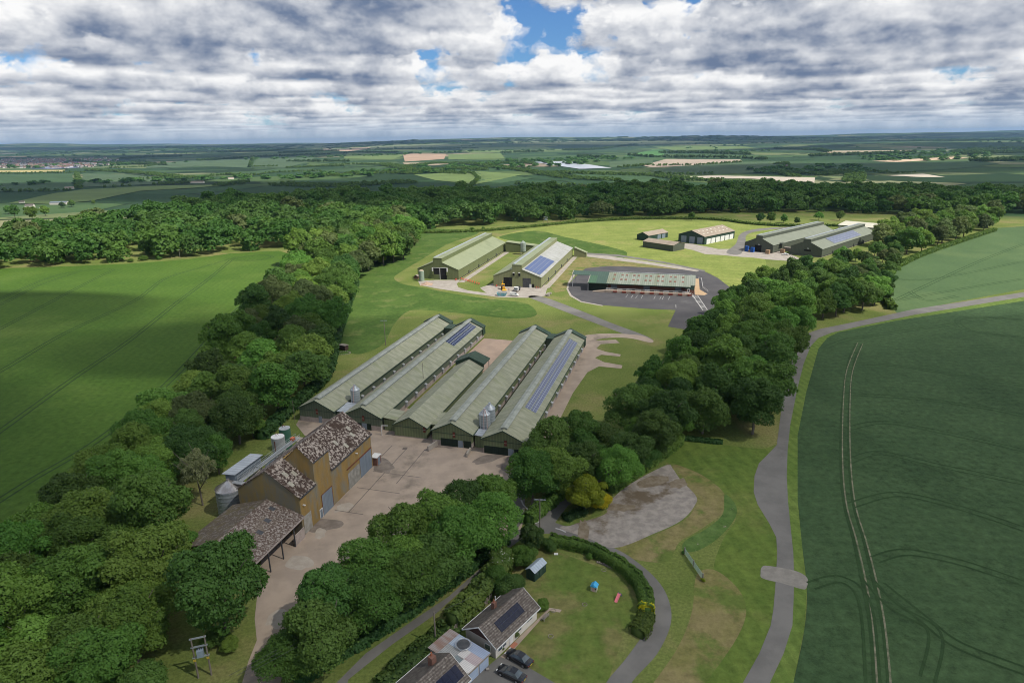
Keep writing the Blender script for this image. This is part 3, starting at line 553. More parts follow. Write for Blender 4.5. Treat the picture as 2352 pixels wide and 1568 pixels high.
# ---------------------------------------------------------------------  five long green sheds
def longshed(label,u0,v0,L,cladm,hw=5.6,e=4.2,r=6.9,vent=True,doors=(),louvre=(-1.5,),porch=True,group='long green sheds side by side',hoods=True,plinth=1.55):
    loc,rz=site(u0,v0); t=thing('long_shed',label,'farm shed',loc,rz,group)
    MB().box(-hw+.02,hw-.02,.02,L-.02,0,plinth).obj('wall',M['block'],t)
    MB().extr([(-hw,plinth),(hw,plinth),(hw,e),(0,r),(-hw,e)],0,L).obj('cladding',cladm,t)
    b=MB(); roof_pair(b,-hw,hw,e,r,0,L); ro=b.obj('roof',M['shedroof'],t)
    if vent:
        b=MB(); b.box(-.75,.75,1.0,L-.8,r-.25,r+.30); b.extr([(-1.0,r+.36),(0,r+.62),(1.0,r+.36),(1.0,r+.30),(-1.0,r+.30)],.9,L-.6)
        b.obj('ridge_vent',M['ridgecap'],t)
    b=MB()
    for s in(-1,1): b.box(s*(hw+.42)-.09,s*(hw+.42)+.09,-.3,L+.3,e-.35,e-.15)
    for s in(-1,1):
        b.slab((0,-.44,r+.20),(s*(hw+.36),-.44,e+.03),(s*(hw+.36),-.34,e+.03),(0,-.34,r+.20),.28)
    b.box(-hw,hw,-.06,-.01,e-.55,e-.42)
    b.obj('gutter',M['trimgreen'],t)
    for x0,x1,z,m in doors: door(t,'door',x0,x1,z,M[m],0)
    for x in louvre:
        o=MB().box(x-.35,x+.35,-.09,-.012,e-1.5,e-.0+.1).obj('louvre',M['redbrown'],t)
        MB().box(x-.35,x+.35,-.12,-.092,e-.75,e-.68).obj('bar',M['steel'],o)
    if porch:
        b=MB(); roof_pair(b,-hw-.4,hw+.4,e+.25,r+.45,L-2.2,L+.9,.2,.18); b.extr([(-hw-.4,1.2),(-hw-.2,1.2),(-hw-.2,e+.2),(-hw-.4,e+.2)],L-2.2,L+.9); b.extr([(hw+.4,1.2),(hw+.2,1.2),(hw+.2,e+.2),(hw+.4,e+.2)],L-2.2,L+.9)
        b.obj('end_cap',M['trimgreen'],t)
    if hoods:
        k=0; y=9.
        while y<L-6:
            h=MB(); h.box(hw+.02,hw+.55,y-.5,y+.5,1.1,2.3); h.slab((hw+.01,y-.6,2.6),(hw+.7,y-.6,2.3),(hw+.7,y+.6,2.3),(hw+.01,y+.6,2.6),.06)
            h.obj('vent_hood',M['steel'],t); y+=7.5; k+=1
    return t
s1=longshed('leftmost long green shed with raised ridge vent and single silo in its right-hand gap',.3,3.75,95,M['claddark'],doors=[(.6,1.6,2.1,'bluegrey')],louvre=(.2,))
s2=longshed('second long green shed from the left with blue solar panels at its far end',-.8,19.1,93,M['claddark'],doors=[(-2.6,-.4,2.0,'greenvoid'),(-.3,1.2,2.0,'bluegrey'),(1.3,2.6,2.0,'greenvoid')],louvre=(.3,))
s3=longshed('shortest of the long green sheds, without ridge vent, dark canopy at its end',-2.4,34.4,49,M['clad'],vent=False,porch=False,hoods=False,e=3.6,r=6.1,plinth=.3,louvre=(4.2,),hw=4.75)
s4=longshed('second long green shed from the right with two silos at its right-hand side',-4.6,47.4,93,M['clad'],doors=[(-3.2,1.6,2.2,'greenvoid'),(1.7,3.0,2.0,'bluegrey'),(3.2,5.3,2.1,'greenvoid')],louvre=(.6,))
s5=longshed('rightmost long green shed with a long grey solar array along its right roof slope',-6.0,62.0,92,M['clad'],doors=[(-5.2,1.2,2.2,'greenvoid'),(1.3,2.7,2.0,'bluegrey'),(2.9,5.4,2.1,'greenvoid')],louvre=(.6,))
solar_rows(s2,'solar_panel_row',5.6,4.2,0,6.9,[(.30,.58),(.61,.89)],63,89,M['solar'])
solar_rows(s5,'solar_panel_row',5.6,4.2,0,6.9,[(.20,.46),(.49,.75)],17,83,M['solar2'])
# raised canopy at the short shed's far end
loc,rz=site(46.8,34.4); t=thing('loading_canopy','dark green pitched canopy on posts at the far end of the short green shed','canopy',loc,rz)
b=MB(); roof_pair(b,-5.2,5.2,4.9,7.1,0,6,.3,.2); b.obj('roof',M['trimgreen'],t)
MB().extr([(-5.1,3.6),(5.1,3.6),(5.1,4.9),(0,7.1),(-5.1,4.9)],.05,.3).obj('fascia',M['trimgreen'],t)
for x in(-5.1,5.1): MB().box(x-.1,x+.1,5.7,5.9,0,4.9).obj('post',M['steel'],t)
# low roofs that join the sheds near the yard
def linkroof(label,u0,u1,v0,v1,z0,z1,m,wallm,front=True,zf=None):
    loc,rz=site(u0,(v0+v1)/2); w=(v1-v0)/2; t=thing('link_passage',label,'passage roof',loc,rz,'passages joining the long sheds')
    MB().slab((-w,-.2,z0),(w,-.2,z1),(w,u1-u0,z1+.2),(-w,u1-u0,z0+.2),.14).obj('roof',m,t)
    MB().box(-w+.05,w-.05,.1,.3,0,min(z0,z1)-.25).obj('wall',wallm,t)
    return t
linkroof('flat grey metal roof joining the two leftmost long sheds at the yard end',1.4,7.6,9.75,13.2,3.9,3.7,M['galvroof'],M['claddark'])
linkroof('green sheet passage roof between the second shed and the short shed at the yard end',.2,6,25.2,29.2,4.1,3.6,M['shedroof'],M['clad'])
linkroof('green sheet passage roof between the short shed and the two-silo shed',.2,8,39.6,41.4,3.6,3.7,M['shedroof'],M['clad'])
linkroof('rust stained flat metal roof joining the two rightmost long sheds at the yard end',-3.6,-.2,53.4,56.1,3.8,3.6,M['galvroof'],M['clad'])
for lab,u,v0,v1 in(('dark green box link at the far end of the two leftmost long sheds',86,9.8,13.2),('dark green box link at the far end of the two rightmost long sheds',81.5,53.4,56.2)):
    loc,rz=site(u,(v0+v1)/2); w=(v1-v0)/2; t=thing('link_passage',lab,'passage',loc,rz,'passages joining the long sheds')
    MB().box(-w,w,0,6,0,4.3).obj('wall',M['claddark'],t); MB().box(-w-.0,w,-.3,6.3,4.304,4.6).obj('roof',M['trimgreen'],t)
# ---------------------------------------------------------------------  feed silos
def silo(label,u,v,r,h,top,legs=True,pipes=1,zb=0,name='feed_silo',bm=None,cap=None,rungs=True,group=None,hop=2.2):
    loc,rz=site(u,v); t=thing(name,label,'silo',loc,rz,group); bm=bm or M['galv']
    b=MB(); b.cyl(0,0,zb+hop,h,r,n=28); 
    for z in np.arange(zb+hop+.6,h,.9): b.cyl(0,0,z,z+.08,r+.05,n=28)
    b.obj('tank',bm,t,smooth=False)
    b=MB(); b.cyl(0,0,h,top,r+.08,.28,n=28); b.cyl(0,0,top,top+.28,.36,n=14); b.obj('conical_lid',cap or bm,t)
    if legs:
        b=MB(); b.cyl(0,0,.9,zb+hop,.25,r,n=24); b.obj('hopper',bm,t)
        for i in range(6):
            a=i*math.pi/3; MB().tube((r*math.cos(a),r*math.sin(a),0),(r*math.cos(a),r*math.sin(a),hop+.6),.09).obj('leg',M['steel'],t)
    for i in range(pipes):
        a=-1.9+.5*i; b=MB(); b.path([(r*1.5*math.cos(a),r*1.5*math.sin(a),0),(r*1.12*math.cos(a),r*1.12*math.sin(a),h),(.2*math.cos(a),.2*math.sin(a),top+.3)],.09); b.obj('filler_pipe',M['steel'] if i==0 else mat('pinkish_pipe',(.5,.36,.33),rough=.6),t)
    return t
silo('slim galvanised feed silo standing alone between the two leftmost long sheds',9.3,11.6,1.35,7.6,8.8,pipes=2)
silo('galvanised feed silo, nearer of the pair, white filler pipes down its front',1.6,54.6,1.5,7.6,8.9,pipes=3,group='pair of feed silos')
silo('galvanised feed silo, farther of the pair behind the piped one',4.9,55.0,1.5,7.9,9.2,pipes=1,group='pair of feed silos')
# ---------------------------------------------------------------------  lichened mill barn
loc,rz=site(-50.3,24.6); t=thing('mill_barn','tall ochre lichened mill barn with brown mossy roof and raised middle bay','barn',loc,rz)
barn=t
b=MB(); b.extr([(-7.4,0),(7.2,0),(7.2,9),(0,14),(-7.4,9)],0,.28); b.obj('gable_wall',M['greywall'],t)
b=MB(); b.extr([(-7.4,0),(7.2,0),(7.2,9),(0,14),(-7.4,9)],.285,30.8); b.obj('wall',M['yellowwall'],t)
b=MB(); b.extr([(.6,9),(7.22,0),(7.22,13.9),(3.9,17),(.6,13.9)],5.9,12.1); b.obj('tower_bay',M['yellowwall'],t)
b=MB(); roof_pair(b,-7.4,7.2,9,14,.1,5.7,.25,.16,xr=0); b.obj('roof',M['lichenroof'],t)
b=MB(); roof_pair(b,-7.4,7.2,9,14,12.3,30.7,.25,.16,xr=0); b.slab((0,5.7,14.16),(-7.6,5.7,8.99),(-7.6,12.3,8.99),(0,12.3,14.16),.16); b.obj('roof',M['lichenroof'],t)
b=MB(); roof_pair(b,.6,7.2,13.9,17,5.9,12.1,.14,.16,xr=3.9); b.obj('tower_roof',M['lichenroof'],t)
b=MB()
for y0,y1,z in((-.1,5.8,8.8),(12.2,31,8.8)): b.box(7.46,7.62,y0,y1,z-.15,z+.05)
b.box(7.34,7.48,5.8,12.2,13.65,13.8); b.obj('gutter',M['dkmetal'],t)
for (y,f) in ((1.5,.35),(2.6,.62),(4.4,.5),(15,.28),(20,.42),(21.5,.18),(26,.3),(27,.5)):
    a=onslope(7.2,9,0,14,f); b=MB(); b.slab((a[0]-.55,y-.45,a[1]+.40),(a[0]+.55,y-.45,a[1]-.36),(a[0]+.55,y+.45,a[1]-.36),(a[0]-.55,y+.45,a[1]+.40),.06); b.obj('rooflight',mat('dirty_rooflight',(.40,.38,.30),(.30,.28,.23),scale=2,rough=.5),t)
door(t,'roller_door',7.7,11.8,5.0,M['bluegrey'],ax='y',at=7.22,sgn=1,frame=M['rust'])
door(t,'door',6.5,7.4,2.1,M['bluegrey'],ax='y',at=7.22,sgn=1,frame=M['white'])
door(t,'sliding_door',24.6,27.4,5.2,M['bluegrey'],ax='y',at=7.2,sgn=1)
door(t,'sliding_door',27.46,30.3,5.2,M['bluegrey'],ax='y',at=7.2,sgn=1)
door(t,'pale_panel',18.9,24.4,4.2,mat('grimy_pale_panel',(.34,.33,.29),(.24,.23,.20),scale=1,detail=7,wave=((0,1,0),1.4,.3)),ax='y',at=7.2,sgn=1)
door(t,'pale_panel',.6,3.4,4.0,mat('grimy_pale_board',(.36,.35,.31),(.28,.26,.22),scale=1),ax='y',at=7.2,sgn=1)
MB().box(7.21,7.36,18.6,30.5,5.25,5.5).obj('door_rail',M['rust'],t)
for y,z in((.9,6.6),(23,7.3)): MB().box(7.21,7.75,y,y+.3,z,z+.18).obj('lamp',M['white'],t)
# small brick store beside the sliding doors
loc,rz=site(-19.3,32.05); t=thing('brick_store','small white-roofed brick store at the far corner of the ochre barn','store',loc,rz)
MB().box(-.8,.8,0,2.2,0,2.2).obj('wall',M['brick'],t); MB().box(-.95,.95,-.15,2.35,2.21,2.36).obj('roof',M['white'],t); door(t,'door',.5,1.7,1.9,M['bluegrey'],ax='y',at=.8,sgn=1)
# open lean-to
loc,rz=site(-50.45,24.1); t=thing('open_shed','open-sided shed with speckled lichen roof and black posts against the ochre barn','shed',loc,rz)
b=MB(); b.slab((0,.05,7.6),(8.6,.05,4.95),(8.6,-15.7,4.95),(0,-15.7,7.6),.18); b.obj('roof',M['lichenroof2'],t)
b=MB(); b.slab((-8.7,.05,4.95),(0,.05,7.6),(0,-15.7,7.6),(-8.7,-15.7,4.95),.18); b.obj('roof_slope',M['mossroof'],t)
MB().box(8.52,8.66,-15.7,.05,4.6,4.93).obj('fascia',M['block'],t)
for y in(-3.6,-7.7,-11.8,-15.4): MB().box(8.2,8.4,y-.1,y+.1,0,4.75).obj('post',M['dkmetal'],t)
MB().box(-8.5,-8.3,-15.5,0,0,4.7).obj('rear_wall',M['block'],t)
MB().box(8.1,8.3,-3.5,-.1,0,2.4).obj('side_wall',M['block'],t)
MB().extr([(-8.3,0),(8.1,0),(8.1,4.7),(0,7.2),(-8.3,4.7)],-15.5,-15.3).obj('end_wall',M['dkmetal'],t)
for (x,y) in((2.5,-1.8),(3.8,-5.2),(4.6,-8.8)):
    z=7.6-2.65*x/8.6; b=MB(); b.slab((x-.6,y-.5,z+.23),(x+.6,y-.5,z-.14),(x+.6,y+.5,z-.14),(x-.6,y+.5,z+.23),.05); b.obj('rooflight',M['dkmetal'],t)
# grain silos and gantry behind the barn
silo('squat blue-grey ribbed grain silo with shiny cone roof at the barn gable corner',-46.4,11.5,2.85,6.3,8.0,legs=False,pipes=0,zb=-2.2,name='grain_silo',cap=mat('shiny_cone',(.62,.60,.57),(.42,.38,.35),scale=.6,rough=.25,metal=.7,spec=.6,stretch=(1,1,.2)),group='grain silos behind the barn')
silo('pale cone-topped grain silo half hidden behind the ochre barn, nearer of two',-39.6,14.0,2.7,4.9,6.9,legs=False,pipes=0,zb=-2.2,name='grain_silo',cap=mat('pale_cone',(.62,.58,.53),(.50,.46,.42),scale=.6,rough=.5,metal=.2),group='grain silos behind the barn')
silo('blue-grey cone-topped grain silo half hidden behind the ochre barn by the silver tank',-32.6,13.9,2.7,4.9,6.7,legs=False,pipes=0,zb=-2.2,name='grain_silo',group='grain silos behind the barn')
for lab,u,v,r,h,m in(('tall silver cylindrical tank with flat pale top behind the ochre barn',-23.7,8.1,1.65,7.3,M['steel']),('tall dark green cylindrical tank behind the silver tank',-18.0,6.1,1.45,6.8,mat('green_tank_paint',(.045,.13,.085),(.06,.15,.10),scale=.8,rough=.5,c=(.14,.13,.09),cs=.6,clo=.58,chi=.7))):
    loc,rz=site(u,v); t=thing('storage_tank',lab,'tank',loc,rz); b=MB(); b.cyl(0,0,0,h,r,n=32); b.obj('tank',m,t)
    b=MB(); b.cyl(0,0,h+.005,h+.12,r*.98,n=32); b.obj('lid',M['white'] if m is M['steel'] else M['steel'],t)
    b=MB(); b.tube((.2,-r-.08,1.5),(.2,-r-.08,h-.5),.09); b.tube((-.5,.1,h+.1),(-.5,.1,h+.9),.06); b.tube((-.5,.1,h+.9),(.3,.1,h+.5),.06); b.obj('pipe',M['rust'],t)
loc,rz=site(-45.6,11.35); t=thing('plant_canopy','blue-grey metal roofed plant room on stilts behind the ochre barn','plant room',loc,rz)
MB().slab((-1.75,-.2,9.0),(1.65,-.2,9.15),(1.65,9.6,9.15),(-1.75,9.6,9.0),.12).obj('roof',M['galvroof'],t)
MB().box(-1.3,1.2,.3,9.2,6.4,8.8).obj('wall',M['bluegrey'],t)
for x in(-1.3,1.2):
    for y in(.4,4.8,9.1): MB().box(x-.1,x+.1,y-.1,y+.1,0,6.4).obj('post',M['steel'],t)
loc,rz=site(-45.6,13.6); t=thing('gantry','galvanised walkway gantry with handrails over the grain silos','gantry',loc,rz)
b=MB(); b.box(-.2,.9,0,22,7.55,7.7); b.box(-1.2,3.2,-.9,.2,7.4,7.55); b.obj('walkway',M['steel'],t)
b=MB()
for x in(-.2,.9):
    for z in(8.2,8.7): b.tube((x,0,z),(x,22,z),.035)
    for y in range(0,23,2): b.tube((x,y,7.7),(x,y,8.7),.03)
b.obj('handrail',M['steel'],t)
b=MB(); b.box(.0,.5,6,21,7.75,8.05); b.obj('conveyor',M['galv'],t); MB().box(-.1,.7,19.4,20.4,8.0,8.7).obj('motor_housing',mat('orange_housing',(.55,.13,.05),rough=.5),t)
for y in(1,7,14,21): MB().tube((.35,y,0),(.35,y,7.5),.12).obj('leg',M['steel'],t)
# ---------------------------------------------------------------------  tall sheds with raised ridges
def tallshed(label,u,v,rot,w,L,wm,rm,e=5.9,r=9.9,mon=12.3,mw=2.7,group=None,roofr=None,doors=(),mono=None):
    loc,rz=site(u,v,rot); t=thing('tall_shed',label,'farm shed',loc,rz,group); hw=w/2
    MB().extr([(-hw,0.25),(hw,.25),(hw,e),(mw,r),(mw,mon),(-mw,mon),(-mw,r),(-hw,e)],0,L).obj('wall',wm,t)
    MB().box(-hw+.05,hw-.05,.05,L-.05,0,.25).obj('plinth',M['block'],t)
    for s in(-1,1):
        b=MB(); b.slab((s*mw,-.2,r+.1),(s*(hw+.3),-.2,e),(s*(hw+.3),L+.2,e),(s*mw,L+.2,r+.1),.1); b.obj('roof',(roofr if s>0 and roofr else rm),t)
    MB().box(-mw-.12,mw+.12,-.15,L+.15,mon+.003,mon+.12).obj('ridge_roof',rm,t)
    MB().box(-mw+.1,-mw+1.3,1,L-1,mon+.13,mon+.45).obj('ridge_vent',M['galv'],t)
    for x0,x1,z0,z1,m in doors: door(t,'door',x0,x1,z1,M[m],0,z0)
    b=MB(); b.box(hw+.01,hw+.05,2,L-2,.3,.62)
    b.obj('wall_vent',M['void'],t)
    y=18
    while y<L-5: MB().box(hw+.02,hw+.35,y,y+1.1,.1,2.2).obj('vent_box',M['dkmetal'],t); y+=20
    return t
s6=tallshed('tall olive shed on the left with two wide open doorways and a raised ridge',195.3,-37,-1.,25.4,104,M['monwall'],M['monroof'],doors=[(-2.6,1.1,2.9,6.6,'void'),(1.5,5.4,0,6.6,'void'),(-2.7,1.1,0,2.85,'monwall')],group='tall olive sheds with raised ridges')
for x in(-3.2,5.9): MB().box(x-.35,x+.35,-.35,-.1,4.6,6.8).obj('side_door',M['white'],s6); MB().box(x-.5,x+.5,-.6,-.12,2.6,4.6).obj('panel',M['monwall'],s6)
MB().box(1.18,1.42,-.2,-.08,0,6.7).obj('door_post',M['white'],s6); MB().box(-2.9,5.6,-.2,-.08,6.65,6.85).obj('lintel',M['white'],s6)
s7=tallshed('tall khaki shed with silver roof slope and blue solar panels beside the parked vehicles',184.6,13.8,-.8,27,100,M['monwall3'],M['monroof'],roofr=M['silverroof'],doors=[(-7.6,-2.9,.0,5.2,'void'),(3.2,7.7,0,5.2,'dkmetal'),(8.4,9.6,0,2.1,'void')],group='tall olive sheds with raised ridges')
solar_rows(s7,'solar_panel_row',13.5,5.9,2.7,9.9,[(.13,.32),(.34,.53),(.55,.74),(.76,.93)],3,44,M['solar3'],.12)
for x in(-2.4,.8): MB().box(x,x+1.0,-.25,-.02,6.2,7.8).obj('window',M['void'],s7); MB().box(x,x+1.0,-.5,-.02,7.82,8.1).obj('hood',M['white'],s7)
MB().box(7.2,8.3,-1.2,-1.1,0,2.2).obj('open_door_leaf',M['white'],s7)
loc,rz=site(293,-10.5,-1); t=thing('link_building','dark olive link building between the far ends of the two tall olive sheds','link building',loc,rz)
MB().extr([(-13.6,0),(10,0),(10,4.6),(-2,5.2),(-13.6,7.2)],0,7).obj('wall',M['monwall'],t); MB().slab((-13.6,-.2,7.4),(10,-.2,4.8),(10,7.3,4.8),(-13.6,7.3,7.4),.12).obj('roof',M['monroof'],t)
loc,rz=site(283,31.5,-1); t=thing('side_annex','khaki sloping annex at the far right end of the silver-roofed shed','annex',loc,rz)
MB().extr([(-4.2,0),(4.2,0),(4.2,2.9),(-4.2,6.3)],0,4).obj('wall',M['monwall3'],t); MB().slab((-4.2,-.2,6.5),(4.5,-.2,3.0),(4.5,4.3,3.0),(-4.2,4.3,6.5),.12).obj('roof',M['monroof'],t)
silo('pale green feed silo beside the link building between the tall olive sheds',286,-9.4,1.9,8.2,9.4,pipes=1,bm=mat('pale_green_silo',(.24,.29,.24),(.30,.35,.30),rough=.5,wave=((0,0,1),1,.2)))
# two grey-olive tall sheds on the right, turned from the site axis
g1=tallshed('larger grey-olive tall shed on the right with blue crates by its open door',327,149,31.5,20.8,100,M['monwall2'],M['monroof2'],e=5.6,r=9.2,mon=11.2,mw=2.4,group='grey-olive tall sheds',doors=[(-2.6,2.2,0,4.6,'void')])
g2=tallshed('grey-olive tall shed nearest the tree belt with a pale solar array',316,178,29.8,20.8,103,M['monwall2'],M['monroof2'],e=5.6,r=9.2,mon=11.2,mw=2.4,group='grey-olive tall sheds',doors=[(-1.5,3.2,3.2,4.3,'void')])
solar_rows(g2,'solar_panel_row',10.4,5.6,2.4,9.2,[(.16,.35),(.37,.56),(.58,.77),(.79,.95)],24,76,M['solar2'],.12)
for g,x in((g1,0),(g2,1)): MB().box(x-.5,x+.7,-.1,-.03,4.9,5.3).obj('light',M['white'],g)
b=MB(); b.slab((10.4,9,6.3),(12.6,9,6.0),(12.6,14,6.0),(10.4,14,6.3),.9); b.obj('side_hood',M['monwall2'],g1)
# cream-roofed building behind
loc,rz=site(464,230,34); t=thing('cream_roofed_shed','low shed with long cream roof behind the far grey-olive shed','shed',loc,rz)
MB().box(0,40,-14,-.3,0,4.2).obj('wall',M['white'],t); MB().slab((-.6,-15,4.3),(40.6,-15,4.3),(40.6,0,6.4),(-.6,0,6.4),.3).obj('roof',M['cream'],t); MB().box(-.7,40.7,-15.3,-15.05,3.8,4.35).obj('fascia',M['depotgreen'],t)
# small storage sheds
def store(label,u,v,rot,w,L,e,r,wm,rm,group='storage sheds on the far lawn'):
    loc,rz=site(u,v,rot); t=thing('storage_shed',label,'shed',loc,rz,group)
    MB().extr([(-w/2,0),(w/2,0),(w/2,e),(0,r),(-w/2,e)],0,L).obj('wall',wm,t); b=MB(); roof_pair(b,-w/2,w/2,e,r,0,L,.3); b.obj('roof',rm,t); return t
store('olive storage shed nearest the camera of three, pale brown roof',322.5,95.5,-54.3,12.8,27.5,4.2,5.9,M['monwall2'],M['brownroof'])
sb=store('dark green shed half hidden behind the olive storage shed',366,66.5,31.8,11,26,4.0,6.2,M['forest'],M['brownroof'])
sc=store('large dark green shed with brown roof and a row of white side doors',357.5,103.4,31.8,22.6,43.5,5.9,9.6,M['forest'],M['brownroof'])
for x in(-8.8,-1.6,5.2): door(sc,'roller_door',x,x+4.6,5.1,M['bluegrey'],0)
for k in range(6): door(sc,'white_door',3+k*6.6,3+k*6.6+5.6,3.9,M['white'],ax='y',at=11.3,sgn=1)
for s in(-1,1):
    for k in range(7):
        for f in(.35,.72):
            a=onslope(11.3*s,5.9,0,9.6,f); 
            if s>0 or f<.5:
                b=MB(); dz=.33*.55; b.slab((a[0]-.55*s,4+k*5.6,a[1]+.18+.05),(a[0]+.55*s,4+k*5.6,a[1]-.18+.05),(a[0]+.55*s,5.6+k*5.6,a[1]-.18+.05),(a[0]-.55*s,5.6+k*5.6,a[1]+.18+.05),.05); b.obj('rooflight',M['cream'],sc)
for k in range(2): door(sb,'white_door',12+k*6,16.5+k*6,3.4,M['bluegrey'],ax='y',at=5.5,sgn=1)
# ---------------------------------------------------------------------  loading depot (axis across the site)
loc,rz=site(185,52.5); t=thing('loading_depot','long loading depot with streaked green roof, brick wall and white railed dock','depot',loc,rz)
dep=t   # local x runs along the building, y towards the back
def slope2(x0,x1,y0,y1,z0,z1,th=.15): return MB().slab((x0,y0,z0),(x1,y0,z0),(x1,y1,z1),(x0,y1,z1),th)
E_,Rg=4.9,8.2
slope2(10.2,53.0,-1.3,11.2,4.5,Rg).obj('roof',M['depotroof'],t); 
slope2(10.2,55.0,11.2,21,Rg,5.0).obj('rear_roof',M['depotroof'],t)
slope2(53.02,55.2,.3,11.2,4.95,Rg).obj('roof_bay',M['depotroof'],t)
slope2(4.6,10.18,-1.3,11.2,4.5,Rg).obj('smooth_roof',M['depotgreen'],t); slope2(.4,4.58,-1.3,6.6,4.5,6.84).obj('patch_roof',M['patchgreen'],t)
b=slope2(-9.5,4.58,6.6,11.2,6.86,Rg); b.slab((-9.5,11.2,Rg),(10.18,11.2,Rg),(10.18,15,7.2),(-9.5,15,7.2),.15); b.obj('canopy_roof',M['depotgreen'],t)
MB().box(10,53.1,10.9,11.5,Rg+.05,Rg+.22).obj('ridge_cap',M['steel'],t)
b=MB(); b.slab((.25,-1.35,4.65),(.5,-1.35,4.65),(.5,6.6,7.0),(.25,6.6,7.0),.35); b.slab((-9.7,6.6,7.0),(-9.4,6.6,7.0),(-9.4,11.2,8.4),(-9.7,11.2,8.4),.35); b.slab((-9.7,11.2,8.4),(-9.4,11.2,8.4),(-9.4,15,7.4),(-9.7,15,7.4),.35); b.box(55.05,55.3,.3,21,4.6,4.9); b.obj('fascia',M['palecon'],t)
MB().box(.3,53,-1.5,-1.32,4.1,4.42).obj('gutter',M['trimgreen'],t)
for x,y,h in((-9.3,6.9,6.6),(-9.3,14.7,6.8),(.5,-1.0,4.3)): MB().box(x-.12,x+.12,y-.12,y+.12,0,h).obj('post',M['steel'],t)
MB().box(.6,10.2,.2,.5,0,4.4).obj('dark_partition',M['greenvoid'],t)
MB().box(10.3,54.9,3.2,20.5,0,2.9).obj('wall',M['brick'],t); MB().box(10.35,54.85,3.25,20.4,2.9,4.9).obj('upper_wall',M['depotgreen'],t)
for x0,x1 in((17,29),(33,45),(48,52.6)): MB().box(x0,x1,2.6,3.15,3.0,4.2).obj('opening',M['void'],t)
for x0 in(12.2,29.2,45.2): MB().box(x0,x0+3.2,2.6,3.15,.4,3.6).obj('door',M['bluegrey'],t)
MB().box(50.6,54.9,.5,3.19,0,4.3).obj('office',M['brick'],t); MB().box(50.5,55.0,.4,3.19,2.7,4.85).obj('office_upper',M['depotgreen'],t)
o=MB().box(51.4,52.6,.36,.48,1.2,3.1).obj('door',M['white'],t); MB().box(51.7,52.3,.32,.355,1.5,2.7).obj('pane',M['void'],o)
b=MB(); b.box(10.2,52.6,-3.2,3.1,0,1.15); b.add([(3,-3,.02),(10.2,-3,.02),(10.2,-3,1.15),(3,1,.02),(10.2,1,.02),(10.2,1,1.15)],[(0,1,2),(3,5,4),(0,2,5,3),(1,4,5,2),(0,3,4,1)]); b.obj('dock',M['concrete'],t)
b=MB(); xs=[10.3+ i*4.72 for i in range(10)]
for i,x in enumerate(xs[:9]):
    x0=x+ (0 if i==0 else 1.2); x1=xs[i+1]-1.0
    for z in(1.75,2.15): b.box(x0,x1,-3.1,-3.02,z,z+.10)
    for q in(x0,(x0+x1)/2,x1): b.box(q-.05,q+.05,-3.12,-3.0,1.15,2.2)
b.box(10.3,52.5,-3.0,-2.9,2.35,2.45); b.obj('handrail',M['white'],t)
for i,x in enumerate(xs[1:]): MB().box(x-1.0,x+1.1,-3.55,-3.22,.35,1.2).obj('dock_buffer',M['redrubber'],t)
b=MB(); 
for k in range(5): b.box(52.7+k*.35,53.05+k*.35,-2.6,-1.4,0,1.1-k*.22)
b.obj('steps',M['white'],t)
b=MB(); b.tube((52.7,-2.7,2.1),(54.6,-2.7,1.0),.06); b.tube((54.6,-2.7,0),(54.6,-2.7,1.0),.06); b.obj('stair_rail',M['white'],t)
for r_,(y,n) in enumerate(((8.2,12),(3.4,12),(14.5,12))):
    z=(4.5+(Rg-4.5)*(y+1.3)/12.5) if y<11 else Rg-(Rg-5)*(y-11.2)/9.8
    for k in range(n):
        x=13+k*3.15+(.8 if k%2 else 0); s=.15 if y<11 else -.13
        b=MB(); b.slab((x,y-.7,z+.10-s),(x+1.1,y-.7,z+.10-s),(x+1.1,y+.7,z+.06+s*1.6),(x,y+.7,z+.06+s*1.6),.04)
        b.obj('rooflight',M['brick'] if y<11 else M['cream'],t)
# =====================================================================  houses and garden
def proj(x,y,z):
    z-=CAMH; f=y*math.cos(PITCH)-z*math.sin(PITCH); yy=y*math.sin(PITCH)+z*math.cos(PITCH)
    X=x/f*F; Y=yy/f*F; c,s=math.cos(ROLL),math.sin(ROLL); return (1176+X*c-Y*s, 784-X*s-Y*c)
def hfit(base,top):
    g=G(*base); return min((math.hypot(*(a-b for a,b in zip(proj(g[0],g[1],z/10),top))),z/10) for z in range(5,200))[1]
def at(px,py,az=0): g=G(px,py); return (g[0],g[1],0),-math.radians(az)
M['tiles']=mat('lichen_speckled_tiles',(.115,.095,.082),(.21,.185,.16),scale=2.2,detail=5,rough=.95,lo=.42,hi=.6,wave=((0,0,1),.21,.6),c=(.30,.27,.235),cs=1.3,clo=.56,chi=.66,bump=.3)
M['tilesdark']=mat('shaded_mossy_tiles',(.085,.072,.062),(.13,.115,.10),scale=1.5,detail=6,rough=.95,c=(.17,.10,.04),cs=.35,clo=.62,chi=.72,bump=.3)  # rear slopes: mossy tiles with shade put into the darker colour
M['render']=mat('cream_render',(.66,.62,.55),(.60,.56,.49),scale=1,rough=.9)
M['rendershade']=mat('shaded_cream_render',(.42,.385,.34),(.36,.33,.29),scale=1,rough=.9)  # darker copy of the cream render, shade put into its colour
M['blackpaint']=mat('black_car_paint',(.006,.007,.010),(.008,.009,.012),scale=1,rough=.25,spec=.6,coat=.6)
M['tyre']=mat('tyre_rubber',(.015,.015,.016),rough=.9); M['chrome']=mat('alloy_rim',(.5,.5,.52),rough=.3,metal=.8)
M['timber']=mat('weathered_timber',(.22,.19,.16),(.28,.25,.21),scale=2,rough=.9)
M['pole']=mat('creosoted_pole',(.17,.145,.12),(.22,.19,.16),scale=2,stretch=(3,3,.3))
HA=38.3
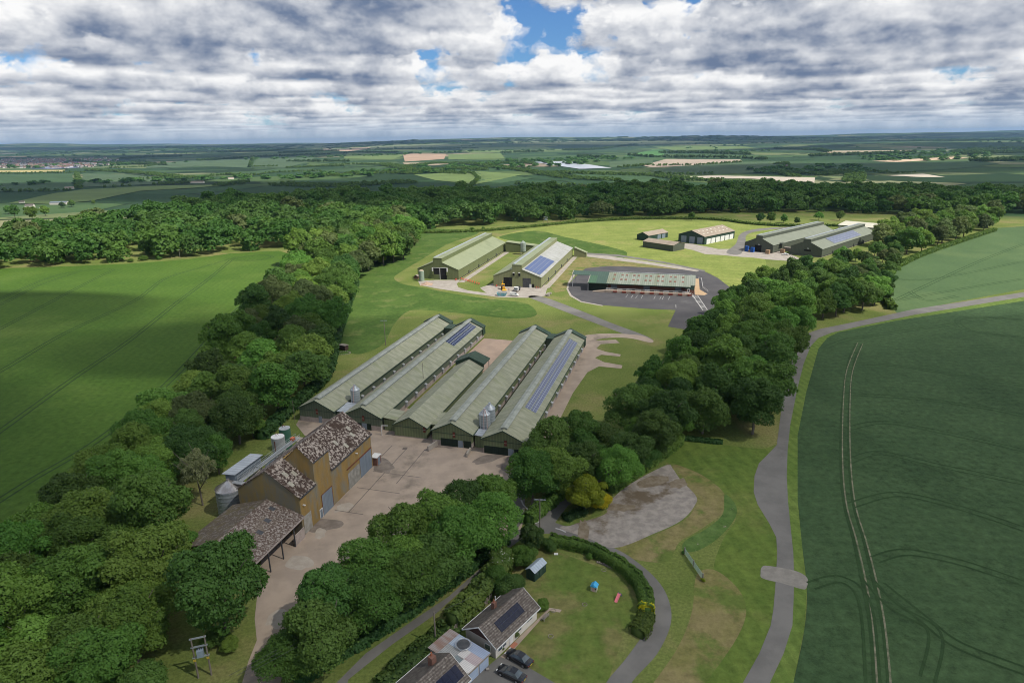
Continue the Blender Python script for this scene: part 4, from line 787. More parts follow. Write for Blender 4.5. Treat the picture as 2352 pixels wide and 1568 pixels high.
def window(parent,y0,y1,z0,z1,x):
    f=MB(); f.box(x+.004,x+.08,y0,y1,z0,z1); o=f.obj('window',M['white'],parent)
    n=max(1,round((y1-y0)/.9)); w=(y1-y0)/n
    g=MB()
    for k in range(n): g.box(x+.081,x+.10,y0+k*w+.07,y0+(k+1)*w-.07,z0+.08,z1-.08)
    g.obj('pane',M['glass'],o)
def bungalow(label,x,y,L0,L1,w,e,r,ends,arr):
    t=thing('bungalow',label,'bungalow',(x,y,0),-math.radians(HA),'bungalows at the lane')
    MB().box(-w+.02,0,L0,L1,0,e).obj('wall',M['render'],t)
    b=MB(); b.extr([(-w,e+.004),(0,e+.004),(-w/2,r)],L0+.03,L1-.03); b.obj('gable',mat('dark_gable_boards',(.07,.038,.032),(.09,.05,.045),scale=3,wave=((0,0,1),.2,.4)),t)
    s=(r-e)/(w/2); b=MB(); b.slab((-w/2,L0-.35,r+.16),(.45,L0-.35,e-.45*s+.16),(.45,L1+.35,e-.45*s+.16),(-w/2,L1+.35,r+.16),.12); b.obj('roof',M['tiles'],t)
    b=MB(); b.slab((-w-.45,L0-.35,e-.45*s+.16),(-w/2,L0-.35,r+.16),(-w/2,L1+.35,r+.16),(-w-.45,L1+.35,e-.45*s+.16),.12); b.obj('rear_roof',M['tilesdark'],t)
    b=MB(); b.box(.46,.58,L0-.3,L1+.3,e-.45*s-.02,e-.45*s+.12); b.box(-w-.58,-w-.46,L0-.3,L1+.3,e-.45*s-.02,e-.45*s+.12)
    for q,q2 in((L0-.42,L0-.36),(L1+.36,L1+.42)):
        for sg in(-1,1): b.slab((-w/2,q,r+.14),(-w/2+sg*(w/2+.45),q,e-.45*s+.14),(-w/2+sg*(w/2+.45),q2,e-.45*s+.14),(-w/2,q2,r+.14),.22)
    b.obj('bargeboard',M['white'],t)
    x0,e0,xr=.45,e-.45*s,-w/2
    f0,f1,y0,n,pw=arr
    for k in range(n):
        a=onslope(x0,e0,xr,r,f0); bq=onslope(x0,e0,xr,r,f1); Ln=math.hypot(bq[0]-a[0],bq[1]-a[1]); ang=math.atan2(bq[1]-a[1],bq[0]-a[0])
        q=MB(); q.box(0,Ln,0,pw-.04,0,.05); o=q.obj('solar_panel',M['solarhouse'],t); o.location=(a[0],y0+k*pw,a[1]+.10); o.rotation_euler=(0,-ang,0)
    return t
h1=bungalow('cream bungalow with speckled tile roof and six dark solar panels facing the lawn',-3.3,81.7,0,11,6.3,2.5,4.55,0,(.28,.72,2.3,6,1.02))
window(h1,.5,2.6,.9,2.1,0); window(h1,5.4,6.6,1.1,2.1,0); window(h1,8.1,9.6,1.2,2.1,0)
o=MB().box(.004,.08,3.4,4.3,.1,2.1).obj('door',M['white'],h1); MB().box(.2,.9,3.2,4.5,0,.15).obj('step',mat('terracotta_step',(.40,.16,.10)),h1)
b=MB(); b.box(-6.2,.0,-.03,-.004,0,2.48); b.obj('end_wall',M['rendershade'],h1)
o=MB().box(-2.2,-1.0,-.08,-.035,.9,2.0).obj('window',M['white'],h1); MB().box(-2.1,-1.1,-.10,-.081,1.0,1.9).obj('pane',M['glass'],o)
o=MB().box(-4.9,-4.3,4.9,5.6,3.2,5.0).obj('chimney',M['brick'],h1); MB().cyl(-4.6,5.25,5.0,5.45,.12,.1,10).obj('pot',mat('terracotta',(.35,.12,.06)),o)
MB().cyl(-6.2,7.5,2.3,3.9,.07,n=8).obj('flue',M['white'],h1)
h2=bungalow('second bungalow cut by the bottom edge of the picture, brick chimney on its ridge',-7.25,75.5,-11,-.1,7.4,2.5,4.7,0,(.2,.62,-4.4,4,1.02))
o=MB().box(-5.2,-4.3,-2.9,-2.0,3.6,5.6).obj('chimney',M['brick'],h2); MB().cyl(-4.9,-2.4,5.6,6.2,.14,.12,10).obj('pot',mat('terracotta',(.35,.12,.06)),o)
window(h2,-2.4,-.7,.9,2.1,0)
t=thing('garage','flat double garage with patchwork corrugated roof and two blue doors','garage',(-7.35,76.75,0),-math.radians(HA))
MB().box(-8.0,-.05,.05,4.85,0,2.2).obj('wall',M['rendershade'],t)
def rf(n,x0,x1,y0,y1,a,b_): MB().slab((x0,y0,2.30+.0*x0),(x1,y0,2.30),(x1,y1,2.30),(x0,y1,2.30),.08).obj(n,mat('corrugated_'+n,a,b_,scale=1.2,detail=6,rough=.55,wave=((0,1,0),.26,.45),stretch=(.25,1,1),c=(.22,.10,.05),cs=.5,clo=.66,chi=.74),t)
rf('rusty_sheet',-8.3,-6.3,-.1,5.0,(.34,.30,.28),(.26,.16,.12)); rf('blue_grey_sheet',-6.29,-3.6,2.5,5.0,(.33,.40,.50),(.38,.44,.52)); rf('grey_sheet',-6.29,-3.6,-.1,2.49,(.26,.27,.26),(.40,.40,.39))
rf('white_sheet',-3.59,-2.2,1.6,3.3,(.68,.66,.63),(.60,.57,.54)); rf('blue_sheet',-3.59,.25,3.31,5.0,(.32,.38,.50),(.36,.42,.54)); rf('dark_sheet',-3.59,-2.2,-.1,1.59,(.20,.24,.25),(.24,.28,.29)); rf('pale_sheet',-2.19,.25,-.1,1.59,(.74,.72,.69),(.64,.61,.58)); rf('mauve_sheet',-2.19,.25,1.6,3.3,(.46,.38,.38),(.5,.42,.42))
for y0 in(.25,2.6): MB().box(-.04,.05,y0,y0+2.05,0,2.05).obj('garage_door',mat('pale_blue_door',(.36,.44,.56),(.40,.48,.60),scale=1,wave=((0,0,1),.25,.25)),t)
b=MB(); b.box(.26,.36,-.12,5.02,2.12,2.34); b.obj('fascia',M['timber'],t)
t=thing('trampoline','round black trampoline with pale rim on the corrugated garage roof','trampoline',(-8.35,82.05,2.32),0)
MB().cyl(0,0,.30,.34,1.02,n=28).obj('mat',M['dkmetal'],t)
b=MB()
for i in range(28):
    a0,a1=2*math.pi*i/28,2*math.pi*(i+1)/28; b.tube((1.25*math.cos(a0),1.25*math.sin(a0),.32),(1.25*math.cos(a1),1.25*math.sin(a1),.32),.05); b.tube((1.02*math.cos(a0),1.02*math.sin(a0),.32),(1.25*math.cos(a0),1.25*math.sin(a0),.32),.02)
b.obj('rim',M['steel'],t)
for k in range(4): a=k*math.pi/2+.4; MB().tube((1.2*math.cos(a),1.2*math.sin(a),.3),(1.2*math.cos(a),1.2*math.sin(a),0),.03).obj('leg',M['steel'],t)
# cars
def car(label,x,y,az,L=4.65,w=1.82,h=1.42,paint=None,kind='saloon',cat='car',group=None,name='parked_car',low=False):
    paint=paint or M['blackpaint']; t=thing(name,label,cat,(x,y,0),-math.radians(az),group); hl=L/2
    if kind=='saloon':
        prof=[(-hl,.45,.72),(-hl+.12,.28,.86),(-hl+.95,.22,.93),(-hl+1.6,.20,.95),(0,.20,.94),(hl-1.55,.20,.90),(hl-.9,.22,.84),(hl-.25,.26,.74),(hl,.38,.60)]
        cab=[(-hl+.75,.93,.80),(-hl+1.45,h-.04,.60),(.05,h,.60),(.55,h-.06,.60),(hl-1.30,.90,.80)]
    else:
        prof=[(-hl,.3,1.0),(-hl+.1,.25,1.05),(0,.22,1.05),(hl-1.1,.22,1.05),(hl-.2,.26,.9),(hl,.4,.7)]
        cab=[(-hl+.03,1.05,.86),(-hl+.2,h-.04,.76),(.3,h,.76),(hl-1.5,h-.1,.74),(hl-.9,1.04,.86)]
    b=MB(); hw=w/2; rings=[]
    for (yy,z0,z1) in prof:
        k=1-.16*max(0,(abs(yy)/hl)**4); a=hw*k; m=(z0+z1)/2
        rings.append([(-a*.9,yy,z0),(-a,yy,m),(-a*.985,yy,z1-.12),(-a*.90,yy,z1),(a*.90,yy,z1),(a*.985,yy,z1-.12),(a,yy,m),(a*.9,yy,z0)])
    n=8; vs=[p for r_ in rings for p in r_]; fs=[]
    for i in range(len(rings)-1):
        for j in range(n): fs.append((i*n+j,i*n+(j+1)%n,(i+1)*n+(j+1)%n,(i+1)*n+j))
    fs+=[tuple(range(n)),tuple(range(len(vs)-1,len(vs)-n-1,-1))]; b.add(vs,fs)
    b.obj('body',paint,t,smooth=True,bevel=.02)
    b=MB(); vs=[]
    for (yy,z,q) in cab: vs+=[(-hw*q*(1.0 if z>1.2 else 1.02),yy,z),(hw*q*(1.0 if z>1.2 else 1.02),yy,z)]
    m_=len(cab); base=[(-hw*.84,cab[0][0],.9),(hw*.84,cab[0][0],.9),(-hw*.84,cab[-1][0],.88),(hw*.84,cab[-1][0],.88)]
    fs=[(2*i,2*i+1,2*i+3,2*i+2) for i in range(m_-1)]; fs+=[tuple(range(0,2*m_,2)),tuple(range(2*m_-1,0,-2))]
    b.add(vs,fs); b.obj('windows',M['glass'],t)
    b=MB()
    i0,i1=(1,3)
    a0,a1=cab[i0],cab[i1]; b.add([(-hw*a0[2]*1.03,a0[0]-.08,a0[1]+.012),(hw*a0[2]*1.03,a0[0]-.08,a0[1]+.012),(hw*.62,.05,h+.03),(-hw*.62,.05,h+.03),(hw*a1[2]*1.03,a1[0]+.06,a1[1]+.012),(-hw*a1[2]*1.03,a1[0]+.06,a1[1]+.012)],[(0,1,2,3),(3,2,4,5)])
    if kind=='van': b.box(-hw*.87,hw*.87,-hl+.02,.45,1.05,h-.02); b.box(-hw*.7,hw*.7,-hl+.1,.5,h-.02,h+.03)
    b.obj('roof',paint,t,smooth=False)
    for sx in(-1,1):
        for yy in(-L*.29,L*.31):
            r=.33; c=Vector((sx*(hw-.08),yy,r)); q=MB(); q.tube(c-Vector((.11*sx,0,0)),c+Vector((.095*sx,0,0)),r,n=20); o=q.obj('wheel',M['tyre'],t)
            q=MB(); q.tube(c+Vector((.08*sx,0,0)),c+Vector((.105*sx,0,0)),r*.62,n=14); q.obj('rim',M['chrome'],o)
        MB().box(min(sx*hw*.88,sx*hw*.5),max(sx*hw*.88,sx*hw*.5),hl-.16,hl-.02+.005,.58,.70).obj('headlight',M['white'],t)
        MB().box(min(sx*hw*.86,sx*hw*.5),max(sx*hw*.86,sx*hw*.5),-hl-.012,-hl+.1,.60,.75).obj('tail_light',M['redrubber'],t)
    MB().box(-.26,.26,-hl-.03,-hl-.005,.48,.60).obj('number_plate',mat('yellow_plate',(.65,.48,.05)),t)
    MB().box(-.26,.26,hl+.003,hl+.03,.38,.50).obj('number_plate',M['white'],t)
    return t
car('black saloon parked beside the lawn edge, nearer the cream bungalow',.35,81.3,-52.7,group='black saloons on the house drive')
car('black saloon parked in front of the blue garage doors, lower in the picture',-.85,78.2,-58,group='black saloons on the house drive')
# garden things
g=G(1228,1336); t=thing('garden_shed','dark green wooden garden shed with pale blue-grey ridged roof','garden shed',(g[0],g[1],0),-math.radians(37.5))
MB().extr([(-1.9,0),(0,0),(0,1.9),(-.95,2.5),(-1.9,1.9)],0,3.7).obj('wall',M['forest'],t); b=MB(); roof_pair(b,-1.9,0,1.9,2.5,0,3.7,.16,.05); b.obj('roof',mat('pale_blue_grey_sheet',(.36,.42,.48),(.42,.48,.53),scale=2,wave=((0,1,0),.62,.3)),t)
door(t,'door',1.6,2.4,1.8,M['trimgreen'],ax='y',at=0,sgn=1); 
for y in(.5,2.9): door(t,'window',y,y+.5,1.7,M['glass'],z0=1.2,ax='y',at=0,sgn=1)
loc,rz=at(1365,1354,25); t=thing('playhouse','small plastic playhouse with bright blue roof on the garden lawn','playhouse',loc,rz)
MB().box(-.55,.55,-.5,.5,0,1.05).obj('wall',mat('cream_plastic',(.50,.47,.36),rough=.5),t)
b=MB(); b.extr([(-.66,1.0),(.66,1.0),(.05,1.5),(-.05,1.5)],-.6,.6); b.extr([(-.35,1.05),(.35,1.05),(0,1.42)],-.75,-.601); b.obj('roof',mat('bright_blue_plastic',(.06,.36,.62),rough=.4),t)
o=MB().box(-.2,.2,-.56,-.51,0,.8).obj('door',mat('pink_plastic',(.55,.33,.33),rough=.5),t); MB().box(.28,.46,-.53,-.51,.45,.8).obj('window',M['void'],t); MB().box(.551,.58,-.2,.2,.4,.8).obj('window',mat('mint_plastic',(.35,.6,.4)),t)
loc,rz=at(1421,1374,35); t=thing('slide','small pink plastic garden slide with purple ladder on the lawn','slide',loc,rz)
b=MB(); b.slab((-.22,-1.2,.06),(.22,-1.2,.06),(.22,.2,.95),(-.22,.2,.95),.06); b.slab((-.27,-1.2,.18),(-.22,-1.2,.18),(-.22,.2,1.07),(-.27,.2,1.07),.18); b.slab((.22,-1.2,.18),(.27,-1.2,.18),(.27,.2,1.07),(.22,.2,1.07),.18); b.obj('chute',mat('pink_slide',(.75,.22,.25),rough=.4),t)
b=MB()
for x in(-.24,.24): b.tube((x,.25,1.15),(x*1.3,.75,0),.04)
for z in(.3,.6,.9): b.tube((-.26,.75-z*.45,z),(.26,.75-z*.45,z),.03)
b.obj('ladder',mat('purple_plastic',(.13,.08,.35),rough=.5),t)
def ring(label,px,py,r=.42):
    g=G(px,py); b=MB()
    for i in range(20):
        a0,a1=2*math.pi*i/20,2*math.pi*(i+1)/20; b.tube((r*math.cos(a0),r*math.sin(a0),0),(r*math.cos(a1),r*math.sin(a1),0),.05,n=5)
    o=b.obj('garden_hoop',M['timber']); o.location=(g[0],g[1],.08); tag(o,label,'hoop','pale hoops lying on the garden lawn')
ring('pale hoop lying on the lawn below the blue-roofed playhouse',1343,1388); ring('pale hoop lying on the lawn nearest the cream bungalow door',1265,1461); ring('pale hoop near the far hedge flower bed',1387,1309); ring('pale hoop on the lawn near the stone path corner',1271,1402)
b=MB(); b.box(-.4,.4,-.3,.3,.02,.12); o=b.obj('white_tray',M['white']); g=G(1277,1272); o.location=(*g,0); tag(o,'small white tray on the lawn behind the garden shed','tray')
b=MB()
for i in range(8): b.box(i*.45-1.8,i*.45-1.5,-.2,.2,0,.22+.1*(i%2))
o=b.obj('flower_bed_stones',M['timber']); g=G(1390,1298); o.location=(*g,0); o.rotation_euler[2]=-.6; tag(o,'low stone edging by the hedge flower bed','stone edging')
loc,rz=at(1252,1420,38); t=thing('garden_bench','weathered grey garden bench at the bungalow corner','bench',loc,rz)
MB().box(-.3,.3,-.8,.8,.40,.46).obj('seat',M['timber'],t); MB().box(.28,.34,-.8,.8,.46,.95).obj('backrest',M['timber'],t)
for x in(-.25,.3):
    for y in(-.7,.7): MB().box(x-.04,x+.04,y-.04,y+.04,0,.4).obj('leg',M['timber'],t)
# fence and washing line behind the houses
b=MB(); P0=Vector(G(1040,1456)); P1=Vector(G(1130,1378)); n=14
for i in range(n+1):
    p=P0.lerp(P1,i/n); b.box(p.x-.05,p.x+.05,p.y-.05,p.y+.05,0,1.5)
d=(P1-P0)
for z in(.4,.9,1.35): b.tube((P0.x,P0.y,z),(P1.x,P1.y,z),.04,n=4)
t=thing('garden_fence','low weathered paling fence behind the cream bungalow','fence',(0,0,0)); b.obj('post_and_rail',M['timber'],t)
b=MB()
for i in range(60):
    p=P0.lerp(P1,(i+.5)/60); q=d.normalized()*.09; b.add([(p.x-q.x,p.y-q.y,.1),(p.x+q.x,p.y+q.y,.1),(p.x+q.x,p.y+q.y,1.4),(p.x-q.x,p.y-q.y,1.4)],[(0,1,2,3)])
b.obj('paling',M['timber'],t)
A,Bq=Vector((*G(988,1545),1.9)),Vector((*G(905,1600),1.9)); t=thing('washing_line','washing line hung with green and black clothes behind the second bungalow','washing line',(0,0,0))
MB().tube(A,Bq,.02).obj('line',M['white'],t)
for p in(A,Bq): MB().tube((p.x,p.y,0),(p.x,p.y,2.0),.04).obj('post',M['steel'],t)
gcl=mat('green_cloth',(.03,.28,.20)); bcl=mat('black_cloth',(.012,.012,.015))
for i in range(9):
    p=A.lerp(Bq,.06+i*.1); q=(Bq-A).normalized()*.26; w=MB(); w.add([p-q,p+q,p+q*1.1-Vector((.05,.03,.75)),p-q*.9-Vector((.04,.02,.7))],[(0,1,2,3)]); o=w.obj('garment',gcl if i in(0,1,2,4) else bcl); tag(o,('green garment' if i in(0,1,2,4) else 'black garment')+' pegged on the washing line behind the second bungalow','laundry','clothes on the washing line')
g=G(1001,1536); b=MB(); b.cyl(0,0,0,.45,.3,.36,14); o=b.obj('lime_bucket',mat('lime_plastic',(.25,.65,.02))); o.location=(*g,0); tag(o,'lime green bucket by the washing line','bucket')
g=G(1120,1538); b=MB(); b.tube((-.25,0,.2),(.25,0,.2),.2,n=14); o=b.obj('stone_roller',M['palecon']); o.location=(*g,0); tag(o,'small pale roller lying before the garage doors','roller')
# gate
P0,P1=Vector(G(1573,1273)),Vector(G(1613,1331)); d=P1-P0; L=d.length; t=thing('field_gate','long pale green metal gate standing open on the mown grass','gate',(P0.x,P0.y,0),math.atan2(d.y,d.x))
gm=mat('pale_green_gate',(.20,.29,.23),(.26,.34,.28),scale=2)
for hx in(0,L/2+.05):
    b=MB()
    for z in(.2,.42,.64,.86,1.08,1.28): b.tube((hx,0,z),(hx+L/2-.1,0,z),.045,n=5)
    for x in(hx,hx+L/4,hx+L/2-.1): b.tube((x,0,.15),(x,0,1.33),.05,n=5)
    b.obj('gate_leaf',gm,t)
for x in(-.2,L/2,L+.15): MB().box(x-.09,x+.09,-.09,.09,0,1.5).obj('post',M['timber'],t)
# ---------------------------------------------------------------------  poles and wires
def tpole(label,base,top,arm=1.,az=0,name='power_pole',armm=None,r=.14,ins=True):
    h=hfit(base,top); g=G(*base); t=thing(name,label,'pole',(g[0],g[1],0),-math.radians(az)); MB().tube((0,0,0),(0,0,h),r,r*.75,n=10).obj('pole',M['pole'],t)
    if arm:
        MB().box(-arm,arm,-.07,.07,h-.25,h-.1).obj('crossarm',armm or M['galv'],t)
        if ins:
            for x in(-arm*.92,0,arm*.92): MB().cyl(x,0,h-.1,h+.18,.06,n=8).obj('insulator',M['dkmetal'],t)
    return Vector((g[0],g[1],h))
p1=tpole('wooden power pole with metal crossarm at the lane junction',(1240,1214),(1241.5,1145),1.25,5)
p2=tpole('plain wooden pole rising from the hedge beside the garage',(1001,1478),(996.5,1404),0,0,'telegraph_pole')
p3=tpole('thin power pole with crossarm on the mown bank left of the long sheds',(886,793),(884,735),1.3,0)
p4=tpole('tall thin mast between the second long shed and the short shed',(974,898),(972,833),0,0,'mast',r=.09)
tpole('dark lamp post on the pale gravel corner by the leftmost long shed',(678,971),(675,920),0,0,'lamp_post',r=.06)
tpole('small wooden pole standing in the tree gap left of the tall olive shed',(806,690),(806,648),.7,0)
tpole('white-armed pole at the far field edge among the trees',(414,594),(413,572),1.,0)
def hpole(label,bl,br,tl,tr):
    h=(hfit(bl,tl)+hfit(br,tr))/2; a,b_=Vector(G(*bl)),Vector(G(*br)); d=b_-a; L=d.length
    t=thing('transformer_pole',label,'power pole',(a.x,a.y,0),math.atan2(d.y,d.x))
    for x in(0,L): MB().tube((x,0,0),(x,0,h),.14,.11,n=10).obj('pole',M['pole'],t)
    for z,n_ in((h-.15,'crossarm'),(h-1.7,'crossarm'),(h*.52,'platform')): MB().box(-.25,L+.25,-.12,.12,z-.08,z+.08).obj(n_,M['galv'],t)
    b=MB(); b.box(L/2-.45,L/2+.45,-.45,.35,h*.52+.09,h*.52+1.25); o=b.obj('transformer',mat('blue_grey_tank',(.25,.31,.36),rough=.5),t)
    for k in(-.3,0,.3): MB().cyl(L/2+k,0,h*.52+1.255,h*.52+1.6,.05,n=8).obj('insulator',M['dkmetal'],o)
    for x in(0,L): MB().box(x-.19,x+.19,-.21,-.14,h*.44,h*.44+.35).obj('warning_plate',mat('yellow_warning',(.5,.36,.05)),t)
hpole('twin-post transformer pole on the grass at the bottom left corner',(456,1556),(486,1549),(437,1470),(466,1456))
hpole('distant twin-post transformer pole at the hedge before the dark wood',(1249,515),(1258,514),(1249,498),(1258,496))
def wire(name,a,b,label,sag=.8):
    m=MB(); n=12; P=[a.lerp(b,i/n)-Vector((0,0,sag*4*(i/n)*(1-i/n))) for i in range(n+1)]
    m.path(P,.022,4); tag(m.obj(name,M['dkmetal']),label,'cable','overhead cables by the lane')
e=Vector((*G(560,1640),7.0))
for k,dx in enumerate((-1.1,0,1.1)): wire('overhead_cable',p1+Vector((dx,0,.1)),e+Vector((dx,0,0)),'thin overhead cable from the junction pole down over the lane')
wire('overhead_cable',p2+Vector((0,0,-.2)),Vector((-6.0,92,4.4)),'thin cable from the hedge pole across to the bungalow roof',.3)
# ---------------------------------------------------------------------  things at the tall sheds
def barrier(label,px,py,az,group='red and white plastic barriers'):
    loc,rz=at(px,py,az); t=thing('road_barrier',label,'barrier',loc,rz,group); b=MB()
    rm=mat_red; b.box(-1,1,-.04,.04,.55,1.0); b.box(-1,1,-.04,.04,.12,.3); b.box(-1,-.85,-.05,.05,.1,1.0); b.box(.85,1,-.05,.05,.1,1.0); b.obj('panel',rm,t)
    MB().box(-.8,.8,-.055,-.042,.68,.86).obj('white_stripe',M['white'],t)
    for x in(-.9,.9): MB().box(x-.1,x+.1,-.3,.3,0,.098).obj('foot',M['dkmetal'],t)
mat_red=mat('barrier_red',(.55,.07,.05),rough=.5)
for i in range(9): barrier('red and white barrier in the row across the yard between the tall olive sheds',1060+i*5.0,641.5+i*1.45,106)
barrier('single red barrier at the right corner of the leftmost tall shed',1047.5,643.5,106)
barrier('red barrier left of the open doorway of the khaki shed',1140.5,658,106); barrier('red barrier pair by the right corner of the khaki shed',1232,661.5,106); barrier('red barrier pair by the right corner of the khaki shed',1237,661,100)
M['jcb']=mat('digger_yellow',(.70,.36,.02),(.62,.32,.02),scale=1,rough=.45)
g=G(1156,664.5); t=thing('backhoe_digger','yellow backhoe digger with raised rear arm behind the blue skip','digger',(g[0],g[1],0),-math.radians(170))
b=MB(); b.box(-.55,.55,-1.6,2.2,.7,1.35); b.box(-.45,.45,.7,2.3,1.35,1.85); b.obj('chassis',M['jcb'],t,bevel=.04)
o=MB().box(-.72,.72,-1.1,.5,1.36,2.75).obj('cab_glass',M['glass'],t); b=MB(); b.box(-.85,.85,-1.25,.65,2.76,2.92); 
for x in(-.75,.75):
    for y in(-1.12,.5): b.box(x-.05,x+.05,y-.05,y+.05,1.36,2.76)
b.obj('cab_frame',M['jcb'],t)
for x in(-.8,.8):
    o=MB().tube((x-.22,-.75,.78),(x+.22,-.75,.78),.78,n=20).obj('wheel',M['tyre'],t); MB().tube((x-.24,-.75,.78),(x+.24,-.75,.78),.35,n=12).obj('rim',M['jcb'],o)
    o=MB().tube((x-.18,1.7,.5),(x+.18,1.7,.5),.5,n=18).obj('wheel',M['tyre'],t); MB().tube((x-.2,1.7,.5),(x+.2,1.7,.5),.24,n=12).obj('rim',M['jcb'],o)
b=MB()
for x in(-.65,.65): b.tube((x,.9,1.5),(x,2.9,.9),.10); b.tube((x,2.9,.9),(x,3.4,.4),.10)
b.obj('loader_arm',M['jcb'],t); b=MB(); b.extr([(3.3,.1),(4.1,.1),(4.2,.3),(3.5,.9),(3.3,.8)],-1.1,1.1,'x'); b.obj('loader_bucket',M['jcb'],t)
b=MB(); b.tube((0,-1.7,1.0),(0,-2.1,3.6),.20,.15); b.tube((0,-2.1,3.6),(0,-1.5,4.5),.16); b.obj('boom',M['jcb'],t); b=MB(); b.tube((0,-1.5,4.5),(0,-2.9,3.2),.12); b.obj('dipper',M['jcb'],t); MB().extr([(-3.3,2.9),(-2.7,2.6),(-2.6,3.2),(-3.0,3.4)],-.3,.3,'x').obj('digging_bucket',M['dkmetal'],t)
g=G(1153,679); t=thing('skip','battered turquoise metal skip heaped with rubble in front of the digger','skip',(g[0],g[1],0),-math.radians(100))
sm=mat('turquoise_skip_paint',(.12,.31,.36),(.17,.37,.41),scale=1.2,c=(.28,.16,.10),cs=1.0,clo=.6,chi=.68,rough=.6)
b=MB(); prof=[(-2.6,1.7),(-1.9,0.15),(1.9,.15),(2.6,1.7)]
b.extr(prof,-1.3,1.3,'x') ; b.obj('body',sm,t) if False else None
b=MB()
for x0,x1 in((-1.3,-1.2),(1.2,1.3)): b.extr(prof,x0,x1,'x')
b.slab((-1.2,-2.6,1.7),(1.2,-2.6,1.7),(1.2,-1.9,.2),(-1.2,-1.9,.2),.1); b.slab((-1.2,1.9,.2),(1.2,1.9,.2),(1.2,2.6,1.7),(-1.2,2.6,1.7),.1); b.box(-1.2,1.2,-1.9,1.9,.1,.2)
for y in(-1.2,0,1.2):
    for x in(-1.38,1.3): b.box(x,x+.08,y-.08,y+.08,.2,1.68)
b.obj('body',sm,t)
o=MB(); o.box(-1.1,1.1,-2.2,2.2,1.2,1.5); q=o.obj('rubble',mat('grey_rubble',(.30,.28,.25),(.14,.13,.12),scale=2,bump=.5),t)
sub=q.modifiers.new('s','SUBSURF'); sub.subdivision_type='SIMPLE'; sub.levels=sub.render_levels=4
tx=bpy.data.textures.new('lumps','CLOUDS'); tx.noise_scale=.5; dm=q.modifiers.new('d','DISPLACE'); dm.texture=tx; dm.strength=.7; dm.mid_level=.4
g=G(1181,679.5); car('small white van parked beside the turquoise skip',g[0],g[1],105,L=4.5,w=1.8,h=1.85,paint=M['white'],kind='van',cat='van',name='parked_van')
g=G(1188,668); t=thing('tipper_truck','white-cabbed tipper truck with dark body facing the camera','truck',(g[0],g[1],0),-math.radians(195))
b=MB(); b.box(-1.1,1.1,1.4,2.9,.6,2.5); b.extr([(1.4,2.5),(2.75,2.5),(2.5,2.7),(1.4,2.7)],-1.05,1.05,'x'); b.obj('cab',M['white'],t,bevel=.05)
MB().box(-1.0,1.0,2.91,2.96,1.5,2.3).obj('windscreen',M['glass'],t); MB().box(-.9,.9,2.905,2.97,.75,1.15).obj('grille',M['dkmetal'],t)
for x in(-.85,.85): MB().box(x-.15,x+.15,2.97,3.0,.8,1.0).obj('headlight',mat('lamp_lens',(.7,.5,.3)),t)
b=MB(); b.box(-1.15,1.15,-3.0,1.3,.95,1.1); b.box(-1.15,-1.05,-3,1.3,1.1,2.1); b.box(1.05,1.15,-3,1.3,1.1,2.1); b.box(-1.15,1.15,1.2,1.3,1.1,2.3); b.box(-1.15,1.15,-3.05,-2.95,1.1,2.0); b.obj('tipper_body',M['dkmetal'],t)
for y in(-1.9,2.1):
    for x in(-.95,.95): MB().tube((x-.17,y,.48),(x+.17,y,.48),.48,n=18).obj('wheel',M['tyre'],t)
# person by the digger
def person(label,px,py,az):
    g=G(px,py); me=bpy.data.meshes.new('person')
    J=[(0,0,.95),(0,0,1.2),(0,0,1.42),(0,.0,1.52),(0,.02,1.66),(.19,0,1.40),(.25,.02,1.12),(.26,.10,.88),(-.19,0,1.40),(-.25,.02,1.12),(-.24,.12,.90),(.10,0,.88),(.11,.03,.48),(.11,-.02,.08),(.11,.12,.04),(-.10,0,.88),(-.11,-.02,.48),(-.11,-.06,.08),(-.11,.08,.04)]
    E_=[(0,1),(1,2),(2,3),(3,4),(2,5),(5,6),(6,7),(2,8),(8,9),(9,10),(0,11),(11,12),(12,13),(13,14),(0,15),(15,16),(16,17),(17,18)]
    R_=[.15,.145,.15,.06,.10,.07,.05,.035,.07,.05,.035,.10,.07,.05,.045,.10,.07,.05,.045]
    me.from_pydata(J,E_,[]); o=link('person',me); o.location=(g[0],g[1],0); o.rotation_euler[2]=-math.radians(az); tag(o,label,'person')
    sk=o.modifiers.new('skin','SKIN'); o.modifiers.new('s','SUBSURF').levels=1; o.modifiers['s'].render_levels=2
    for i,v in enumerate(me.skin_vertices[0].data): v.radius=(R_[i]*1.0,R_[i]*.8)
    me.skin_vertices[0].data[0].use_root=True
    m=bpy.data.materials.new('work_clothes'); m.use_nodes=True; q=NT(m.node_tree); P=q.n('ShaderNodeBsdfPrincipled'); z=q.sep(q.n('ShaderNodeTexCoord').outputs['Object'])[2]
    c=q.mix(q.m('GREATER_THAN',z,.92),(.02,.025,.04),(.35,.05,.03)); c=q.mix(q.m('GREATER_THAN',z,1.50),c,(.45,.26,.18)); c=q.mix(q.m('GREATER_THAN',z,1.70),c,(.04,.03,.02)); q.put(P.inputs['Base Color'],c); ou=q.n('ShaderNodeOutputMaterial'); q.t.links.new(P.outputs[0],ou.inputs[0]); me.materials.append(m)
person('person in red top and dark trousers standing by the yellow digger',1169,669,200)
